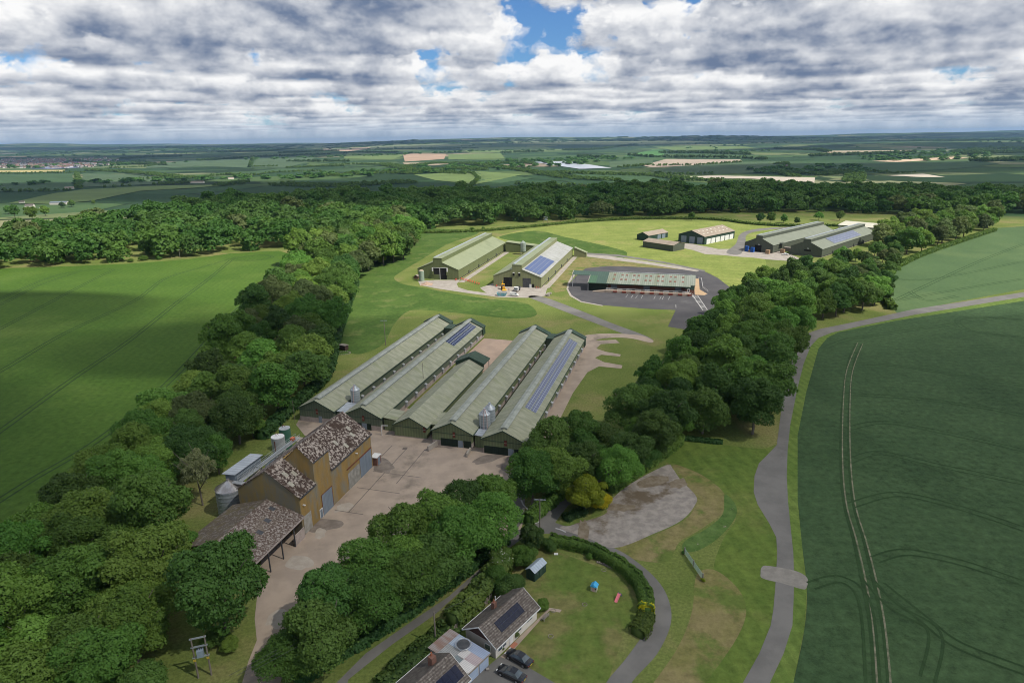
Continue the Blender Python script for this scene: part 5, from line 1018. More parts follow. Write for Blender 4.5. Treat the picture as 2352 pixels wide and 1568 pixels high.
# heaps, tanks, pallets
g=G(980,653); bm=bmesh.new(); bmesh.ops.create_grid(bm,x_segments=28,y_segments=28,size=3.4)
for v in bm.verts:
    r=v.co.length; v.co.z=max(0,1.5*(1-r/3.1)+.16*math.sin(3*v.co.x+1)*math.cos(2.6*v.co.y)) if r<3.3 else -.02
me=bpy.data.meshes.new('sand_heap'); bm.to_mesh(me); bm.free(); me.materials.append(mat('pinkish_sand',(.40,.28,.20),(.34,.24,.18),scale=1.5,bump=.3)); o=link('sand_heap',me); o.location=(g[0],g[1],.06); tag(o,'heap of pinkish sand on the yard in front of the leftmost tall shed','sand heap')
g=G(969,645); t=thing('storage_tank','pale green cylindrical tank at the left corner of the leftmost tall shed','tank',(*g,0)); b=MB(); b.cyl(0,0,0,6.0,1.5,n=24); b.obj('tank',mat('sage_tank',(.19,.25,.19),(.24,.30,.23)),t); b=MB(); b.cyl(0,0,6.004,6.5,1.5,.7,20); b.obj('lid',mat('dusty_lid',(.36,.30,.22)),t)
g=G(957,640); t=thing('small_hut','tiny brown wooden hut left of the pale green tank','hut',(*g,0),-SA); MB().extr([(-1.2,0),(1.2,0),(1.2,1.7),(0,2.3),(-1.2,1.7)],-1.2,1.2).obj('wall',mat('brown_boards',(.075,.045,.035),(.10,.06,.045)),t); b=MB(); roof_pair(b,-1.2,1.2,1.7,2.3,-1.2,1.2,.15,.06); b.obj('roof',M['timber'],t)
g=G(790,803); t=thing('small_hut','small dark brown hut on the mown bank above a white stone ring','hut',(*g,0),-SA-.2); MB().box(-1.5,1.5,-1,1,.15,1.9).obj('wall',mat('brown_boards2',(.06,.035,.028),(.085,.05,.04)),t); MB().slab((-1.7,-1.2,2.15),(1.7,-1.2,2.15),(1.7,1.2,2.0),(-1.7,1.2,2.0),.1).obj('roof',M['timber'],t)
b=MB()
for i in range(22):
    a=2*math.pi*i/22; x,y=2.6*math.cos(a),1.9*math.sin(a); b.box(x-.16,x+.16,y-.14,y+.14,0,.2)
o=b.obj('stone_ring',M['palecon']); g=G(789,811); o.location=(*g,0); tag(o,'ring of white stones in the grass below the brown hut','stone ring')
def stack(name,label,px,py,az,n,w,d,h,m,cat,group=None):
    loc,rz=at(px,py,az); t=thing(name,label,cat,loc,rz,group)
    for k in range(n):
        b=MB(); b.box(-w/2,w/2,-d/2,d/2,k*h+.12,(k+1)*h-.03); b.box(-w/2,w/2,-d/2,d/2,k*h+.02,k*h+.07)
        for x in(-w/2+.1,0,w/2-.1): b.box(x-.06,x+.06,-d/2,d/2,k*h+.07,k*h+.12)
        b.obj('crate',m,t)
bl=mat('blue_crate_plastic',(.015,.07,.28),(.02,.09,.33)); wd=mat('pallet_wood',(.36,.24,.14),(.28,.18,.11),scale=2)
stack('crate_stack','tall stack of blue crates at the left corner of the larger grey-olive shed',1715,577.5,47,3,2.2,2,1.25,bl,'crate stack','blue crate stacks'); stack('crate_stack','stack of blue crates just left of the open shed doorway on the right',1728,579,47,3,2.2,2,1.1,bl,'crate stack','blue crate stacks')
stack('pallet_stack','low brown pallet stack between the two blue crate stacks',1721,578,47,1,2.2,1.6,1.1,wd,'pallet stack','pallet stacks'); stack('pallet_stack','brown pallet stack left of the large pallet pile',1797,581,47,2,2.6,2,1.3,wd,'pallet stack','pallet stacks'); stack('pallet_stack','brown box stack standing in front of the larger grey-olive shed',1763,583,47,2,2.4,2,1.4,wd,'pallet stack','pallet stacks'); stack('pallet_stack','large pile of pallets between the two grey-olive sheds',1809,577,47,3,5,3,.95,M['timber'],'pallet stack','pallet stacks')
for k,(dx,dy) in enumerate(((0,0),(5,-1.2),(1,3),(-4,2))): stack('block_pallet',('pallet of grey blocks on the grass beside the narrow track, '+('nearest the van','rightmost','lowest','leftmost')[k]),1259+dx,677+dy,100,1,1.3,1.1,1.0,M['palecon'],'block pallet','pallets of grey blocks')
g=G(1803,585.5); car('pale car parked between the two grey-olive sheds',g[0],g[1],-70,paint=M['white'],L=4.3)
g=G(1744.5,577.5)
g=G(1742,578)
loc,rz=at(1744,597.5,0)
g=G(1743.6,576)
loc,rz=at(1263.3+755/2.7308,488.1+240/2.7308,100); t=thing('ride_on_mower','dark ride-on mower parked at the olive storage shed corner','mower',loc,rz)
MB().box(-.6,.6,-1.4,1.3,.45,.9).obj('body',M['dkmetal'],t,bevel=.05); MB().box(-.4,.4,-.9,-.3,.9,1.45).obj('seat',M['tyre'],t); MB().box(-1.1,1.1,1.3,2.2,.2,.5).obj('cutting_deck',M['dkmetal'],t); MB().tube((0,.5,.9),(0,.2,1.4),.05).obj('steering_column',M['steel'],t)
for x in(-.7,.7):
    for y in(-.9,.9): MB().tube((x-.15,y,.42),(x+.15,y,.42),.42,n=14).obj('wheel',M['tyre'],t)
# goal-like white frame and dock side rail
loc,rz=at(1552,707,97); t=thing('trolley_frame','small white metal rail frame at the edge of the black depot apron','rail frame',loc,rz); b=MB()
for x in(-1,1): b.tube((x,0,0),(x,0,1.4),.06)
b.tube((-1,0,1.4),(1,0,1.4),.06); b.tube((-1,0,.7),(1,0,.7),.05); b.obj('frame',M['white'],t)
b=MB(); P=[G(1604,641),G(1611,642),G(1614,662),G(1626,672)]
for p in P: b.tube((*p,0),(*p,1.1),.06)
for a,c in zip(P,P[1:]):
    for z in(.55,1.1): b.tube((*a,z),(*c,z),.05)
tag(b.obj('guard_rail',M['white']),'white guard rail round the tan ramp at the depot end','rail')
# concrete retaining walls in the yard
for lab,a,b_,h in (('low concrete wall before the two-silo shed',(-4.9,43.2),(-8.8,42.2),1.5),('low concrete wall between the two rightmost shed fronts',(-6.1,53),(-9.5,53.2),1.2)):
    A,Bq=Vector(W(*a)),Vector(W(*b_)); d=Bq-A; b=MB(); b.box(0,d.length,-.18,.18,0,h); o=b.obj('retaining_wall',M['palecon']); o.location=(A.x,A.y,0); o.rotation_euler[2]=math.atan2(d.y,d.x); tag(o,lab,'wall')
loc,rz=site(-2.2,26.9); t=thing('white_pipe_frame','bent white pipe standing by the passage door of the long sheds','pipe',loc,rz); b=MB(); b.path([(-.9,-.8,0),(-.9,-.8,3),(1.0,-.6,3.1)],.10); b.obj('pipe',M['white'],t)
# =====================================================================  trees
rg=np.random.default_rng(11)
def crown(R=5.5,z0=2.6,z1=13.,nl=34,nt=9000,tuft=.45,seed=1,lob=(.26,.46),flat=.9,droop=0,spread=1.,tight=True):
    """leaf tufts over the surface of many overlapping lobes; returns vertices, quads, tint"""
    g=np.random.default_rng(seed); h=(z1-z0)/2; zc=(z0+z1)/2
    u=g.normal(size=(nl,3)); u/=np.linalg.norm(u,axis=1)[:,None]; rad=g.uniform(.40,.92,nl)[:,None]
    c=u*rad*np.array([R,R,h]); c[:,2]+=zc; r=R*g.uniform(lob[0],lob[1],nl); r*=1-.25*np.clip((c[:,2]-zc)/h,0,1)
    c=np.vstack([c,[[0,0,zc+.35*h],[0,0,zc-.2*h]]]); r=np.append(r,[R*.5,R*.62])
    lt=g.uniform(0,1,len(r))
    w=r**2; w/=w.sum(); k=g.choice(len(r),size=int(nt*2.1),p=w)
    d=g.normal(size=(len(k),3)); d/=np.linalg.norm(d,axis=1)[:,None]; d[:,2]=np.where(d[:,2]<-.35,-d[:,2],d[:,2])
    bump=1+.2*np.sin(d[:,0]*9+k)*np.sin(d[:,1]*8+2*k)*np.sin(d[:,2]*9)
    p=c[k]+d*(r[k]*bump*g.uniform(.82,1.12,len(k)))[:,None]*np.array([1,1,flat])
    keep=np.ones(len(k),bool)
    for j in range(len(r)):
        q=(p-c[j])/np.array([1,1,flat]); keep&=~((np.einsum('ij,ij->i',q,q)<(r[j]*.80)**2)&(k!=j))
    p,d,k=p[keep][:nt],d[keep][:nt],k[keep][:nt]; n=len(p)
    nrm=d+g.normal(size=(n,3))*.55; nrm[:,2]+=.25; nrm/=np.linalg.norm(nrm,axis=1)[:,None]
    a=np.cross(nrm,g.normal(size=(n,3))); a/=np.linalg.norm(a,axis=1)[:,None]; b=np.cross(nrm,a)
    s=(tuft*g.uniform(.55,1.35,n))[:,None]; e=(g.uniform(.5,1.,n)[:,None])
    v=np.stack([p-a*s*.5-b*s*.35*e,p+a*s*.5-b*s*.2*e-nrm*s*.15,p+a*s*.35+b*s*.5*e,p-a*s*.4+b*s*.4*e-nrm*s*.15],axis=1).reshape(-1,3)
    f=np.arange(n*4).reshape(-1,4); t=np.clip(.55*lt[k]+.45*g.uniform(0,1,n),0,1)
    return v,f,t
def trunk(h=7.,r=.32,seed=1,R=4.,forks=5,low=.35):
    g=random.Random(seed); b=MB(); p=Vector((0,0,-.4)); P=[p]
    for i in range(5): p=p+Vector((g.uniform(-.18,.18),g.uniform(-.18,.18),(h+.4)/5)); P.append(p)
    for i,(a,c) in enumerate(zip(P,P[1:])): b.tube(a,c,r*(1-.12*i),r*(1-.12*(i+1)),n=8)
    for k in range(forks):
        a=P[2 if k<2 else 3+k%2]; an=2*math.pi*k/forks+g.uniform(-.4,.4); q=a
        for s in range(3):
            n=q+Vector((math.cos(an)*R*.25,math.sin(an)*R*.25,h*.17+g.uniform(0,.4))); b.tube(q,n,r*.5*(1-.25*s),r*.5*(1-.25*(s+1)),n=6); q=n; an+=g.uniform(-.5,.5)
    return b
LM={'dark':leafmat('dark_leaves',(.052,.112,.023),(.086,.166,.032)),
    'mid':leafmat('green_leaves',(.078,.166,.027),(.134,.240,.040)),
    'light':leafmat('pale_leaves',(.112,.20,.034),(.165,.275,.050)),
    'brown':leafmat('brownish_leaves',(.090,.125,.040),(.135,.175,.055)),
    'yellow':leafmat('yellow_green_leaves',(.15,.22,.015),(.24,.30,.02)),
    'gold':leafmat('golden_leaves',(.38,.34,.012),(.48,.42,.02)),
    'hedge':leafmat('hedge_leaves',(.066,.125,.022),(.145,.225,.040),rv=.1),
    'conifer':leafmat('conifer_leaves',(.050,.105,.026),(.120,.19,.038)),
    'grey':leafmat('sparse_grey_green_leaves',(.15,.18,.085),(.21,.24,.115)),
    'shaded':leafmat('shaded_ivy_leaves',(.030,.078,.020),(.055,.115,.028))}  # dark ivy and undergrowth, with shade put into the leaf colour
M['bark']=mat('bark',(.12,.10,.08),(.19,.165,.135),scale=1.5,stretch=(3,3,.6),rough=.95)
PROTO={}
KINDW={'dark':'dark green','mid':'mid green','light':'pale green','brown':'brownish green','yellow':'yellow-green','grey':'sparse grey-green'}
SHAPES=[dict(R=5.6,z0=2.4,z1=13.5,nl=34,seed=1),dict(R=5.0,z0=2.2,z1=15.,nl=38,seed=2,lob=(.28,.48)),dict(R=6.4,z0=2.8,z1=12.5,nl=44,seed=3,lob=(.22,.40)),dict(R=5.4,z0=1.6,z1=12.8,nl=26,seed=4,lob=(.32,.55)),dict(R=5.8,z0=2.0,z1=14.2,nl=52,seed=5,lob=(.18,.36))]
LOD={'near':dict(nt=23000,tuft=.35),'mid':dict(nt=10500,tuft=.53),'far':dict(nt=4200,tuft=.82)}
TR=[]
_tm={}
def crownmesh(shape,lod,kind):
    key=(shape,lod,kind)
    if key not in PROTO:
        k2=(shape,lod)
        if k2 not in _tm: _tm[k2]=crown(**{**SHAPES[shape],**LOD[lod]})
        v,f,t=_tm[k2]; PROTO[key]=npmesh('crown',v,f,[LM[kind]],t)
    return PROTO[key]
_tk={}
def trunkmesh(shape):
    if shape not in _tk:
        b=trunk(h=SHAPES[shape]['z1']*.6,r=.34,seed=shape,R=SHAPES[shape]['R']); o=b.obj('trunk',M['bark']); _tk[shape]=o.data; bpy.data.objects.remove(o)
    return _tk[shape]
COUNT={}
def tree(x,y,scale,kind,label,group,shape=None,sz=1.,lod=None,parts=True):
    shape=rnd.randrange(5) if shape is None else shape; d=math.hypot(x,y)
    lod=lod or ('near' if d<190 else 'mid' if d<400 else 'far')
    t=thing('broadleaf_tree',label,'tree',(x,y,height(x,y)),rnd.uniform(0,6.28),group); t.scale=(scale,scale,scale*sz)
    link('crown',crownmesh(shape,lod,kind),t); link('trunk',trunkmesh(shape),t); TR.append((x,y)); return t
def inside(p,poly):
    x,y=p; c=False; j=len(poly)-1
    for i in range(len(poly)):
        a,b=poly[i],poly[j]
        if (a[1]>y)!=(b[1]>y) and x<(b[0]-a[0])*(y-a[1])/(b[1]-a[1])+a[0]: c=not c
        j=i
    return c
def scatter(poly,step,seed=0,jit=.0,tries=9000,avoid=None):
    g=random.Random(seed); xs=[p[0] for p in poly]; ys=[p[1] for p in poly]; out=[]
    for _ in range(tries):
        p=(g.uniform(min(xs),max(xs)),g.uniform(min(ys),max(ys)))
        if not inside(p,poly): continue
        if all((p[0]-q[0])**2+(p[1]-q[1])**2>step*step for q in out) and (avoid is None or not avoid(p)): out.append(p)
    return out
def zone(D,step,kinds,where,group,smin=.85,smax=1.15,seed=1,sz=(.9,1.1),lod=None):
    poly=[G(*q) for q in D]; pts=scatter(poly,step,seed,avoid=lambda p: any((p[0]-a)**2+(p[1]-b)**2<(step*.8)**2 for a,b in TR)); ks=list(kinds)
    for i,(x,y) in enumerate(pts):
        k=rnd.choice(ks); s=rnd.uniform(smin,smax)*(1+(.35 if 'left field' in group else 0)*sst(230,430,math.hypot(x,y))); big=s>(smin+smax)/2*(1+(.35 if 'left field' in group else 0)*sst(230,430,math.hypot(x,y)))
        tree(x,y,s,k,f"{'large' if big else 'smaller'} {KINDW[k]} tree {where}",group,sz=rnd.uniform(*sz),lod=lod)
    return len(pts)
n=[]
n.append(zone([(955,540),(930,600),(880,612),(812,650),(795,700),(770,770),(748,860),(700,905),(640,960),(592,1012),(520,1070),(425,1125),(380,1190),(150,1235),(235,1135),(310,1060),(400,975),(495,850),(565,775),(650,672),(690,610),(760,570),(850,545)],10.4,['mid','mid','dark','mid','light','brown'],'in the long belt beside the left crop field','tree belt along the left field',.88,1.22,seed=3,sz=(.85,1.05)))
n.append(zone([(-120,1480),(0,1340),(150,1245),(300,1275),(392,1235),(405,1330),(400,1430),(330,1530),(200,1800),(-250,1900)],7.6,['mid','mid','light','mid','light'],'in the wood at the bottom left corner','wood at the bottom left corner',.9,1.2,seed=5))
n.append(zone([(715,1490),(790,1395),(890,1305),(990,1250),(1080,1205),(1140,1190),(1158,1220),(1120,1270),(1060,1320),(930,1410),(810,1490),(705,1570)],6.0,['mid','mid','light','dark'],'in the clump between the yard and the lane','clump between yard and lane',.84,1.05,seed=8,sz=(.88,1.05)))
n.append(zone([(1220,1172),(1222,1100),(1290,1060),(1400,1050),(1450,1090),(1430,1118),(1385,1142),(1320,1120),(1290,1150)],6.0,['dark','mid','dark'],'in the clump right of the long sheds','clump at the gravel parking',.80,1.02,seed=9))
n.append(zone([(1440,1000),(1515,875),(1620,775),(1705,692),(1800,655),(1880,640),(1960,660),(2030,705),(1885,738),(1825,800),(1785,900),(1755,975),(1730,1005),(1650,1005),(1570,1000),(1500,1060)],8.7,['mid','dark','mid','mid','dark'],'in the belt beside the right-hand lane','tree belt along the right-hand lane',.85,1.18,seed=10))
n.append(zone([(1800,652),(1890,618),(1980,592),(2060,570),(2050,620),(2030,700),(1960,655),(1880,640)],11,['dark','mid','brown','dark'],'in the belt between the far sheds and the right field','belt behind the right field',.62,.85,seed=12))
n.append(zone([(2010,560),(2050,540),(2110,530),(2190,515),(2290,505),(2285,523),(2200,550),(2110,582),(2050,600)],13.5,['light','light','mid','brown'],'in the sunlit belt at the far right field edge','sunlit belt at the far right',.95,1.4,seed=13))
n.append(zone([(60,1330),(150,1235),(235,1135),(310,1060),(400,975),(455,1010),(430,1080),(395,1150),(370,1215),(250,1290)],7.4,['mid','light','mid','dark'],'in the dense lower stretch of the left belt','lower stretch of the left belt',.8,1.05,seed=21))
# single trees
def one(px,py,s,kind,label,shape=None,sz=1.,name='broadleaf_tree'):
    g=G(px,py); t=tree(g[0],g[1],s,kind,label,None,shape,sz); t.name=name; return t
one(524,1462,1.22,'dark','large dark tree on bare trunks standing over the bottom end of the open shed',0,1.1)
one(583,1005,.62,'mid','slim tree on a bare trunk at the belt edge near the green tank',1,1.1)
one(503,1088,.70,'mid','tree on a bare trunk behind the metal roofed plant room',1,1.05)
one(1345,1175,.80,'yellow','bright yellow-green tree overhanging the gravel parking',4,.8)
one(1378,1166,.42,'gold','golden yellow shrub at the edge of the gravel parking',3,.7,'golden_shrub')
one(876,607,.52,'yellow','small yellow-green tree at the belt edge left of the tall sheds',0,1.)
one(1475,1075,.62,'dark','dark tree at the top of the gravel parking',2,.9)
one(445,1290,.55,'mid','round tree by the mossy back of the open shed',3)
one(2000,650,.6,'dark','conical dark tree at the right edge of the lane belt',1,1.2)
for px,py,s,k,lab in ((1880,507,.62,'mid','round tree left of the pair behind the grey-olive sheds'),(1928,507,.66,'light','bright round tree behind the larger grey-olive shed'),(1770,513,.7,'mid','loose tree behind the far grassy paddock'),(1800,513,.6,'mid','smaller loose tree behind the far grassy paddock'),(1588,507,.55,'mid','round bush-like tree at the hedge behind the storage sheds'),(1745,512,.66,'dark','dark tree left of the loose pair behind the paddock'),(1830,516,.45,'dark','low dark tree close behind the larger grey-olive shed')):
    g=T(px,py); t=tree(g[0],g[1],s,k,lab,'single trees behind the far sheds')
# sparse tree
g=G(466,1160); t=thing('sparse_tree','sparse grey-green tree with visible forked branches beside the belt','tree',(*g,0)); t.scale=(.8,.8,.95)
v,f,tt=crown(R=5.0,z0=5.2,z1=14.5,nl=60,nt=5200,tuft=.36,seed=33,lob=(.14,.27)); link('crown',npmesh('crown',v,f,[LM['grey']],tt),t)
b=trunk(h=11,r=.26,seed=9,R=7,forks=9); b.obj('trunk',M['bark'],t)
# main wood in individual trees on its near side
def dist_ok(x,y): return True
WOOD=[(-760,640),(-300,640),(-60,625),(60,615),(300,605),(345,604),(430,592),(560,575),(660,572),(720,560),(800,545),(960,528),(1110,518),(1240,508),(1380,500),(1560,493),(1700,490),(1850,488),(2000,492),(2120,500),(2300,495),(2500,480),(2900,470)]
front=[T(*q)[:2] for q in WOOD]
def wood_depth(px):
    return 0
back=[]
for i,(x,y) in enumerate(front):
    px=WOOD[i][0]; dep=130 if px<50 else 175 if px<100 else 235 if px<320 else 265 if px<400 else 350 if px<500 else 390 if px<950 else 300; r=math.hypot(x,y); back.append((x*(r+dep)/r,y*(r+dep)/r))
wpoly=front+back[::-1]
clear=[G(*q) for q in [(290,556),(335,552),(330,590),(290,592)]]
pts=scatter(wpoly,13.2,77,tries=26000,avoid=lambda p: inside(p,clear) or any((p[0]-a)**2+(p[1]-b)**2<36 for a,b in TR))
left=max(0,296-len([o for o in bpy.data.objects if o.get('category')=='tree']))
def frontness(p):
    # distance behind the wood's near edge
    return min(math.hypot(p[0]-a[0],p[1]-a[1]) for a in fine)
fine=[]
for a,b in zip(front,front[1:]):
    for k in range(12): fine.append((a[0]+(b[0]-a[0])*k/12,a[1]+(b[1]-a[1])*k/12))
vis=[p for p in pts if abs(math.atan2(p[0],p[1]))<math.radians(43)]
vis.sort(key=lambda p: frontness(p)+.20*math.hypot(*p))
ind=vis[:left]; rest=[p for p in pts if p not in set(ind)]
def wk(x,y):
    a=math.sin(x/47+1)*math.cos(y/39)+.6*math.sin((x+y)/23); return 'dark' if a<-.15 else 'light' if a>.6 else 'brown' if .45<a<=.52 else 'mid'  # the pale kind paints sunlit clumps through the leaf colour
for x,y in ind:
    k=wk(x+rnd.uniform(-15,15),y+rnd.uniform(-15,15)); s=rnd.uniform(1.1,1.65); D=proj(x,y,0)[0]
    w='left end of' if D<640 else 'middle of' if D<1400 else 'right half of'
    tree(x,y,s,k,f"{'large' if s>1.35 else 'smaller'} {KINDW[k]} tree at the near edge of the {w} the main wood",'near edge of the main wood',lod='far')
import sys; open('/tmp/dbg','w').write(repr((n,len(ind),len(rest),len([o for o in bpy.data.objects if o.get('category')=='tree']))))
# far trees as one mass
_lo=[]
for s in range(4): _lo.append(crown(**{**SHAPES[s],'nt':900,'tuft':1.25,'nl':16,'lob':(.32,.56)}))
_lo2=[]
for s in range(4): _lo2.append(crown(**{**SHAPES[s],'nt':90,'tuft':5.0,'nl':9,'lob':(.35,.55)}))
def mass(name,pts,kind,label,smin=.85,smax=1.2,lod=None,cat='woodland',zs=1.,dz=0):
    V=[];Fq=[];Tt=[];n=0
    L=lod or _lo
    for x,y in pts:
        v,f,t=L[rnd.randrange(4)]; s=rnd.uniform(smin,smax); a=rnd.uniform(0,6.28); c,si=math.cos(a),math.sin(a)
        q=np.empty_like(v); q[:,0]=(v[:,0]*c-v[:,1]*si)*s+x; q[:,1]=(v[:,0]*si+v[:,1]*c)*s+y; q[:,2]=(v[:,2]-1.5)*s*zs+height(x,y)+dz
        V.append(q); Fq.append(f+n); n+=len(v); Tt.append(np.clip(t*.6+rnd.uniform(-.15,.45),0,1))
    if not V: return
    o=link(name,npmesh(name,np.vstack(V),np.vstack(Fq),[LM[kind]],np.concatenate(Tt))); o['kind']='stuff'; o['label']=label; o['category']=cat; return o
groups={'dark':[],'mid':[],'light':[],'brown':[]}
for p in rest: groups[wk(p[0]+rnd.uniform(-15,15),p[1]+rnd.uniform(-15,15))].append(p)
for k,w in (('dark','dark'),('mid','mid green'),('light','pale'),('brown','brownish')): mass('distant_wood',groups[k],k,w+' crowns deep inside the main wood behind the farm',1.2,2.1,zs=.86)
# ---------------------------------------------------------------------  hedges, shrubs
def hedgegeo(pts,w,h,tuft,dens,seed=1,taper=True):
    g=np.random.default_rng(seed); P=np.array(pts); seg=np.linalg.norm(np.diff(P,axis=0),axis=1); cum=np.concatenate([[0],np.cumsum(seg)]); L=cum[-1]
    n=int(L*(w+2*h)*dens); s=g.uniform(0,L,n); i=np.clip(np.searchsorted(cum,s)-1,0,len(seg)-1); f=(s-cum[i])/seg[i]; c=P[i]+(P[i+1]-P[i])*f[:,None]
    d=(P[i+1]-P[i])/seg[i][:,None]; nn=np.stack([-d[:,1],d[:,0]],1)
    a=g.uniform(-.12,math.pi+.12,n); wob=1+.07*np.sin(s*1.3+seed)+.05*np.sin(s*2.9)+.04*np.sin(s*7)
    ox=np.sign(np.cos(a))*np.abs(np.cos(a))**.45*w/2*wob; oz=np.abs(np.sin(a))**.45*h*wob; lo=np.sin(a)<.3; oz=np.where(lo,g.uniform(0,1,n)*h*.8,oz)
    p=np.column_stack([c+nn*ox[:,None],oz])+g.normal(size=(n,3))*tuft*.22
    nrm=np.column_stack([nn*np.cos(a)[:,None],np.sin(a)+.2])+g.normal(size=(n,3))*.5; nrm/=np.linalg.norm(nrm,axis=1)[:,None]
    A=np.cross(nrm,g.normal(size=(n,3))); A/=np.linalg.norm(A,axis=1)[:,None]; B=np.cross(nrm,A); q=(tuft*g.uniform(.6,1.3,n))[:,None]
    v=np.stack([p-A*q*.5-B*q*.4,p+A*q*.5-B*q*.3-nrm*q*.1,p+A*q*.4+B*q*.5,p-A*q*.45+B*q*.4-nrm*q*.1],1).reshape(-1,3)
    return v,np.arange(n*4).reshape(-1,4),np.clip(.5+.3*np.sin(s*.5)+g.uniform(-.4,.4,n),0,1)
def hedge(label,D,w,h,kind='hedge',tuft=.35,dens=26,seed=1,smooth=True,ter=False,name='hedge'):
    pts=[(T(*q)[:2] if ter else G(*q)) for q in D]
    if smooth: pts=smooth_open(pts,6)
    v,f,t=hedgegeo(pts,w,h,tuft,dens,seed)
    c=MB(); z0=[height(*p) for p in pts]
    if ter: v[:,2]+=np.array([height(x,y) for x,y in v[:,:2]])
    Lf,Rt=strip(pts,w*.72); n=len(Lf); vs=[(p.x,p.y,z0[i]-.2) for i,p in enumerate(Lf)]+[(p.x,p.y,z0[i]+h*.82) for i,p in enumerate(Lf)]+[(p.x,p.y,z0[i]+h*.82) for i,p in enumerate(Rt)]+[(p.x,p.y,z0[i]-.2) for i,p in enumerate(Rt)]
    fs=[]
    for i in range(n-1):
        for a in range(3): fs.append((a*n+i,a*n+i+1,(a+1)*n+i+1,(a+1)*n+i))
    fs+=[(0,n,2*n,3*n),(n-1,4*n-1,3*n-1,2*n-1)]
    vv=np.vstack([v,np.array(vs)]); ff=np.vstack([f,np.array(fs)+len(v)])
    o=link(name,npmesh(name,vv,ff,[LM[kind]],np.concatenate([t,np.full(len(fs),.1)]))); tag(o,label,'hedge'); return o
hedge('clipped curving hedge enclosing the garden lawn beside the lane',[(1262,1248),(1300,1254),(1350,1266),(1400,1290),(1440,1316),(1470,1350),(1484,1385),(1482,1412)],2.6,1.9,tuft=.2,dens=75)
hedge('wide low hedge end with brown tinge at the lawn corner by the lane bend',[(1483,1420),(1476,1445),(1462,1462)],3.0,1.7,tuft=.2,dens=75,seed=3)
hedge('yellow flowering stretch of the garden hedge at the lane bend',[(1484,1403),(1485,1412)],2.7,2.0,'gold',.3,30,4,False)
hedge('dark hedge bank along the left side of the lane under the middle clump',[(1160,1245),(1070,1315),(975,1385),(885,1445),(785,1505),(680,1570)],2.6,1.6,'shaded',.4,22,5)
hedge('feathery conifer hedge between the lane and the cream bungalow',[(1170,1290),(1130,1340),(1085,1395),(1040,1440)],3.6,3.0,'conifer',.5,24,6)
hedge('overgrown leafy bank between the lane and the garages, lower left of the conifer hedge',[(1035,1455),(985,1497),(935,1540),(885,1590)],4.6,1.8,'conifer',.45,22,7)
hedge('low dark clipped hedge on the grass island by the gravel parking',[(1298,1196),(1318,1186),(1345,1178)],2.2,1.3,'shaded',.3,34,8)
hedge('leafy hedge beside the side lane under the clump right of the sheds',[(1212,1205),(1240,1180),(1290,1140),(1330,1112)],2.6,2.6,'hedge',.4,26,9)
hedge('hedge along the upper side of the gravel parking',[(1400,1130),(1450,1095),(1500,1062),(1545,1030),(1558,1015)],3.0,2.6,'hedge',.4,24,10)
hedge('low rough foliage at the foot of the lane belt facing the striped lawn',[(1565,1008),(1620,1014),(1660,1018)],2.0,.8,'shaded',.4,20,11)
hedge('long low hedge across the top of the sunny lawn before the dark wood',[(955,536),(1100,532),(1240,520),(1330,511),(1450,504),(1560,503),(1650,506),(1720,515),(1800,520),(1900,520),(1980,522)],3.0,1.9,'hedge',.9,5,12,ter=False)
hedge('rough hedge foot along the belt at the edge of the upper right field',[(2050,712),(2010,650),(2030,632),(2110,590),(2200,558),(2285,530)],3.5,2.4,'hedge',.6,9,13)
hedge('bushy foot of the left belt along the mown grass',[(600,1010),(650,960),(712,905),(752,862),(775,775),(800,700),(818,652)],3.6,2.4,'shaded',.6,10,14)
hedge('hedge behind the grey-olive sheds',[(1960,545),(2000,538),(2060,530)],3.5,2.6,'hedge',.8,6,15)
def shrub(label,px,py,s,kind,sz=.8,shape=3,name='garden_shrub',cat='shrub',group=None):
    g=G(px,py); t=thing(name,label,cat,(*g,-.9*s),rnd.uniform(0,6),group); t.scale=(s,s,s*sz); link('foliage',crownmesh(shape,'near',kind),t); return t
shrub('tall conical conifer shrub at the top end of the lane hedge by the pole',1222,1262,.42,'conifer',1.0,1)
shrub('dark round shrub right behind the garden shed',1262,1262,.28,'dark',.7)
shrub('large round clipped bush between the bungalow and the garden shed',1172,1370,.46,'conifer',.85)
shrub('dark bush left of the large round clipped bush',1138,1352,.42,'mid',.9)
shrub('leafy bush between the pole and the garden hedge',1205,1300,.40,'mid',.9,0)
sb_=shrub('white flowering bush beside the lane hedge',1152,1312,.40,'conifer',.95,0,'flowering_shrub')
v,f,t_=crown(**{**SHAPES[0],'nt':170,'tuft':.42}); v[:,2]+=.3; fl=npmesh('blossom',v,f,[mat('white_blossom',(.72,.72,.62))],t_); link('blossom',fl,sb_)
shrub('small green bush at the bungalow far corner',1247,1398,.20,'mid',.8)
shrub('reddish climbing shrub on the bungalow front wall',1183,1462,.13,'brown',1.1); shrub('low dark shrub under the bungalow front window',1150,1492,.10,'brown',1.1)
shrub('white rose bush at the far garden hedge',1353,1283,.12,'mid',.9)
shrub('light green elder bush with white flowers at the bottom left wood edge',527,1492,.26,'light',.7,0,'flowering_shrub')
shrub('dark spreading bush below the bare-trunk tree on the bottom left grass',500,1475,.34,'dark',.6,2)
shrub('small round bush at the right end of the metal gate',1615,1334,.07,'yellow',.8); shrub('small round bush at the left end of the metal gate',1570,1270,.07,'mid',.8)
for i,(px,py) in enumerate([(1128,985),(1150,950),(1185,900),(1212,855),(1228,815)]): shrub('self-seeded bush in the gap between the two rightmost long sheds',px+18,py-2,.13,'mid',.8,group='bushes in the shed gap')
for i,(px,py,s) in enumerate([(330,598,.5),(365,596,.42),(300,602,.35),(1085,528,.35),(1110,526,.3)]): shrub('low field edge bush before the main wood',px,py,s,'mid',.6,group='field edge bushes')

